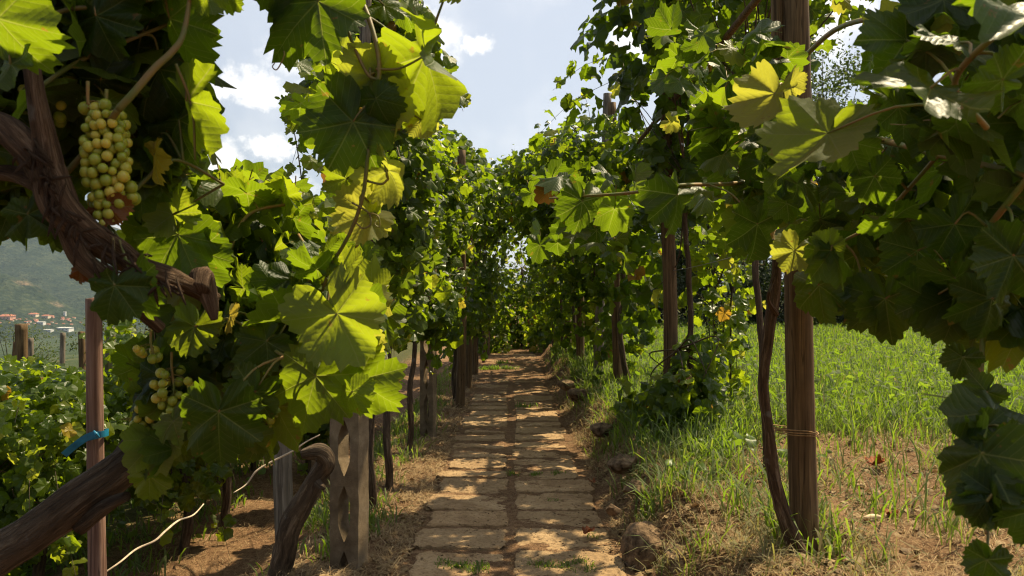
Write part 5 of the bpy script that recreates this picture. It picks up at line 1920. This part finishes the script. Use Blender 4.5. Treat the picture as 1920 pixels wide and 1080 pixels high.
    near_foliage(lm, [([(1700, -150), (2100, -150), (2100, 480), (1880, 480), (1760, 300), (1640, 200), (1570, 110), (1650, 50)], 1.1, 1.6, 95),
                      ([(1540, 200), (1700, 190), (2000, 330), (2000, 640), (1760, 600), (1640, 540), (1560, 420), (1440, 420), (1420, 320)], 1.5, 2.1, 130),
                      ([(1340, 250), (1460, 250), (1600, 200), (1930, 200), (1930, 560), (1700, 560), (1540, 470), (1380, 470)], 2.1, 3.0, 120),
                      ([(1780, 500), (1940, 480), (1940, 610), (1880, 620), (1780, 580)], 1.2, 1.5, 20),
                      ([(1820, 720), (1880, 760), (1900, 900), (1860, 900)], 1.05, 1.2, 3),
                      ([(1290, 330), (1420, 330), (1400, 470), (1310, 440)], 2.2, 3.2, 12),
                      ([(1300, 40), (1480, 40), (1480, 300), (1340, 300)], 2.05, 2.5, 30), ([(980, 320), (1200, 320), (1170, 480), (1010, 470)], 2.2, 3.4, 34), ([(1240, 60), (1330, 30), (1330, 220), (1250, 260)], 2.2, 2.9, 14),  # first and last leaf clusters added to shade single leaves hanging below
                      ([(1480, -700), (2200, -700), (2200, -150), (1700, -120), (1560, -40)], 1.2, 2.6, 210),  # leaves out of view, here and next line, added to shade the vine
                      ([(2060, -200), (2600, -200), (2600, 500), (2080, 400)], 1.3, 2.6, 100)], g, tone=(.0, .5), yellow=.02)
    lm.build('foliage', [M['leaf'], M['petiole']], v)
    cm.build('canes', [M['petiole']], v)


right_near_vine()


# ------------------------------------------------------------------ trees behind the meadow
def tree(name, label, base, h, rad, n, seed, leaf=(.07, .13), group='trees behind the meadow', low=.12, material='tree_leaf', tone=(.0, 1.0), clumps=34, trunk_r=.12):
    g = np.random.default_rng(seed)
    base = np.asarray(base, float)
    v = thing(name, label, 'tree', base, group)
    mb = MB()
    top = base + [g.normal(0, rad * .1), g.normal(0, rad * .1), h * .9]
    p = spline([base - [0, 0, .2], base, base + (top - base) * .4 + g.normal(0, .1, 3), top], 24)
    tube(mb, p, [trunk_r * 1.3, trunk_r, trunk_r * .6, trunk_r * .15], 10, rough=.08, seed=seed)
    lm = MB()
    for k in range(clumps):
        t = low + (1 - low) * g.random()
        wid = rad * (math.sin(math.pi * min(1, .18 + .82 * (1 - t) ** .8)) * .75 + .3) * g.uniform(.35, 1.0)
        a = g.uniform(0, 2 * math.pi)
        c = base + np.array([math.cos(a) * wid, math.sin(a) * wid, h * t])
        st = p[int(np.clip(t * .75, 0, .95) * 23)]
        tube(mb, spline([st, (st + c) / 2 + [0, 0, .1], c], 8), [trunk_r * .3, trunk_r * .15, .01], 5, cap=False)
        m = n // clumps
        u = unit(g.normal(0, 1, (m, 3))) * (g.random(m) ** .45)[:, None]
        cr = rad * g.uniform(.28, .5)
        pos = c + u * cr * np.array([1, 1, .8])
        nm = u * .7 + np.array([0, 0, .6]) + g.normal(0, .6, (m, 3))
        scatter(lm, BLADE, pos, nm, g.normal(0, 1, (m, 3)) + [0, 0, -.4], g.uniform(*leaf, m), np.clip(g.uniform(*tone, m), 0, 1), 0, g)
    mb.build('trunk', [M['tree_bark']], v)
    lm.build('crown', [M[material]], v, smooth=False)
    return v


def trees():
    spec = [(1300, 30, 7.2, 2.3, 'dark tree left of the meadow edge behind the second post'), (1370, 27, 6.6, 2.2, 'dense dark tree seen between the second and first right posts'),
            (1440, 29, 7.6, 2.4, 'dark tree directly left of the nearest right post'), (1555, 31, 10.4, 2.6, 'tallest tree showing its top against the sky by the nearest right post'),
            (1640, 28, 7.0, 2.5, 'dark tree right of the tallest one'), (1730, 29, 7.6, 2.6, 'dark tree in the middle of the hidden meadow edge'),
            (1830, 28, 7.2, 2.5, 'dark tree towards the right end of the meadow edge'), (1930, 29, 8.0, 2.7, 'dark tree at the right picture edge'),
            (1220, 31, 6.8, 2.3, 'dark tree behind the third right post'), (1140, 30, 6.5, 2.2, 'dark tree glimpsed behind the far right vines'), (2040, 28, 8.0, 2.7, 'dark tree just beyond the right picture edge')]
    for i, (px, d, h, r, lab) in enumerate(spec):
        x = (px - 960) / F * d
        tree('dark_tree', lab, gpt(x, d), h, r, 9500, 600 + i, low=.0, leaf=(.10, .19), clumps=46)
    for i, (px, d, h, r, lab) in enumerate([(1335, 24, 3.2, 1.3, 'bushy shrub at the foot of the trees left of the first post'), (1590, 25, 3.0, 1.5, 'bushy shrub in the dark under the trees right of the post'), (1480, 25, 2.8, 1.5, 'bushy shrub behind the nearest right post'),
                                            (1700, 25, 3.0, 1.6, 'bushy shrub beneath the hanging leaves on the right'), (1830, 25, 3.2, 1.6, 'bushy shrub at the right end of the meadow'), (1230, 25, 3.0, 1.3, 'bushy shrub behind the second post')]):
        x = (px - 960) / F * d
        tree('shrub', lab, gpt(x, d), h, r, 4200, 640 + i, low=.0, leaf=(.09, .16), group='shrubs along the meadow edge', clumps=22, trunk_r=.05)
    tree('sapling', 'slender young tree with small pointed leaves right of the second post', gpt((1352 - 960) / F * 9.5, 9.5), 3.0, .45, 1500, 660, leaf=(.05, .085), group=None, low=.2, material='leaf_far', tone=(.2, .8), clumps=24, trunk_r=.022)
    for i, (px, d, h, r, lab) in enumerate([(250, 17, 1.9, 1.0, 'pale grey-green bush beyond the lower posts'), (10, 22, 2.6, 1.4, 'grey-green bush at the left edge below the town'), (330, 19, 2.2, 1.3, 'pale bush half hidden behind the leaf mass')]):
        x = (px - 960) / F * d
        b = gpt(x, d)
        zt = CAMZ + (HORIZON - [590, 640, 600][i]) / F * d
        tree('bush', lab, b, max(h, zt - b[2]), r, 3400, 670 + i, low=.1, leaf=(.04, .075), group='bushes beyond the lower vineyard', tone=(.5, 1.0), clumps=26, trunk_r=.04)


trees()


# ------------------------------------------------------------------ the air
def haze():
    mb = MB()
    x0, x1, y0, y1, z0, z1 = -4000, 2600, -400, 5500, -140, 760
    V = np.array([[x, y, z] for x in (x0, x1) for y in (y0, y1) for z in (z0, z1)], float)
    mb.add(V, [[[0, 1, 3, 2], [4, 6, 7, 5], [0, 4, 5, 1], [2, 3, 7, 6], [0, 2, 6, 4], [1, 5, 7, 3]]])
    m = bpy.data.materials.new('haze_air')
    m.use_nodes = True
    m.node_tree.nodes.clear()
    N = NT(m.node_tree)
    out = N.new('ShaderNodeOutputMaterial')
    pv = N.new('ShaderNodeVolumePrincipled')
    pv.inputs['Color'].default_value = (.60, .76, .98, 1)
    pv.inputs['Density'].default_value = .00007
    N.l.new(pv.outputs[0], out.inputs['Volume'])
    m.cycles.homogeneous_volume = True
    o = mb.build('haze', [m], smooth=False)
    tag(o, 'thin blue haze over the valley and mountain', 'haze', kind='stuff')


haze()
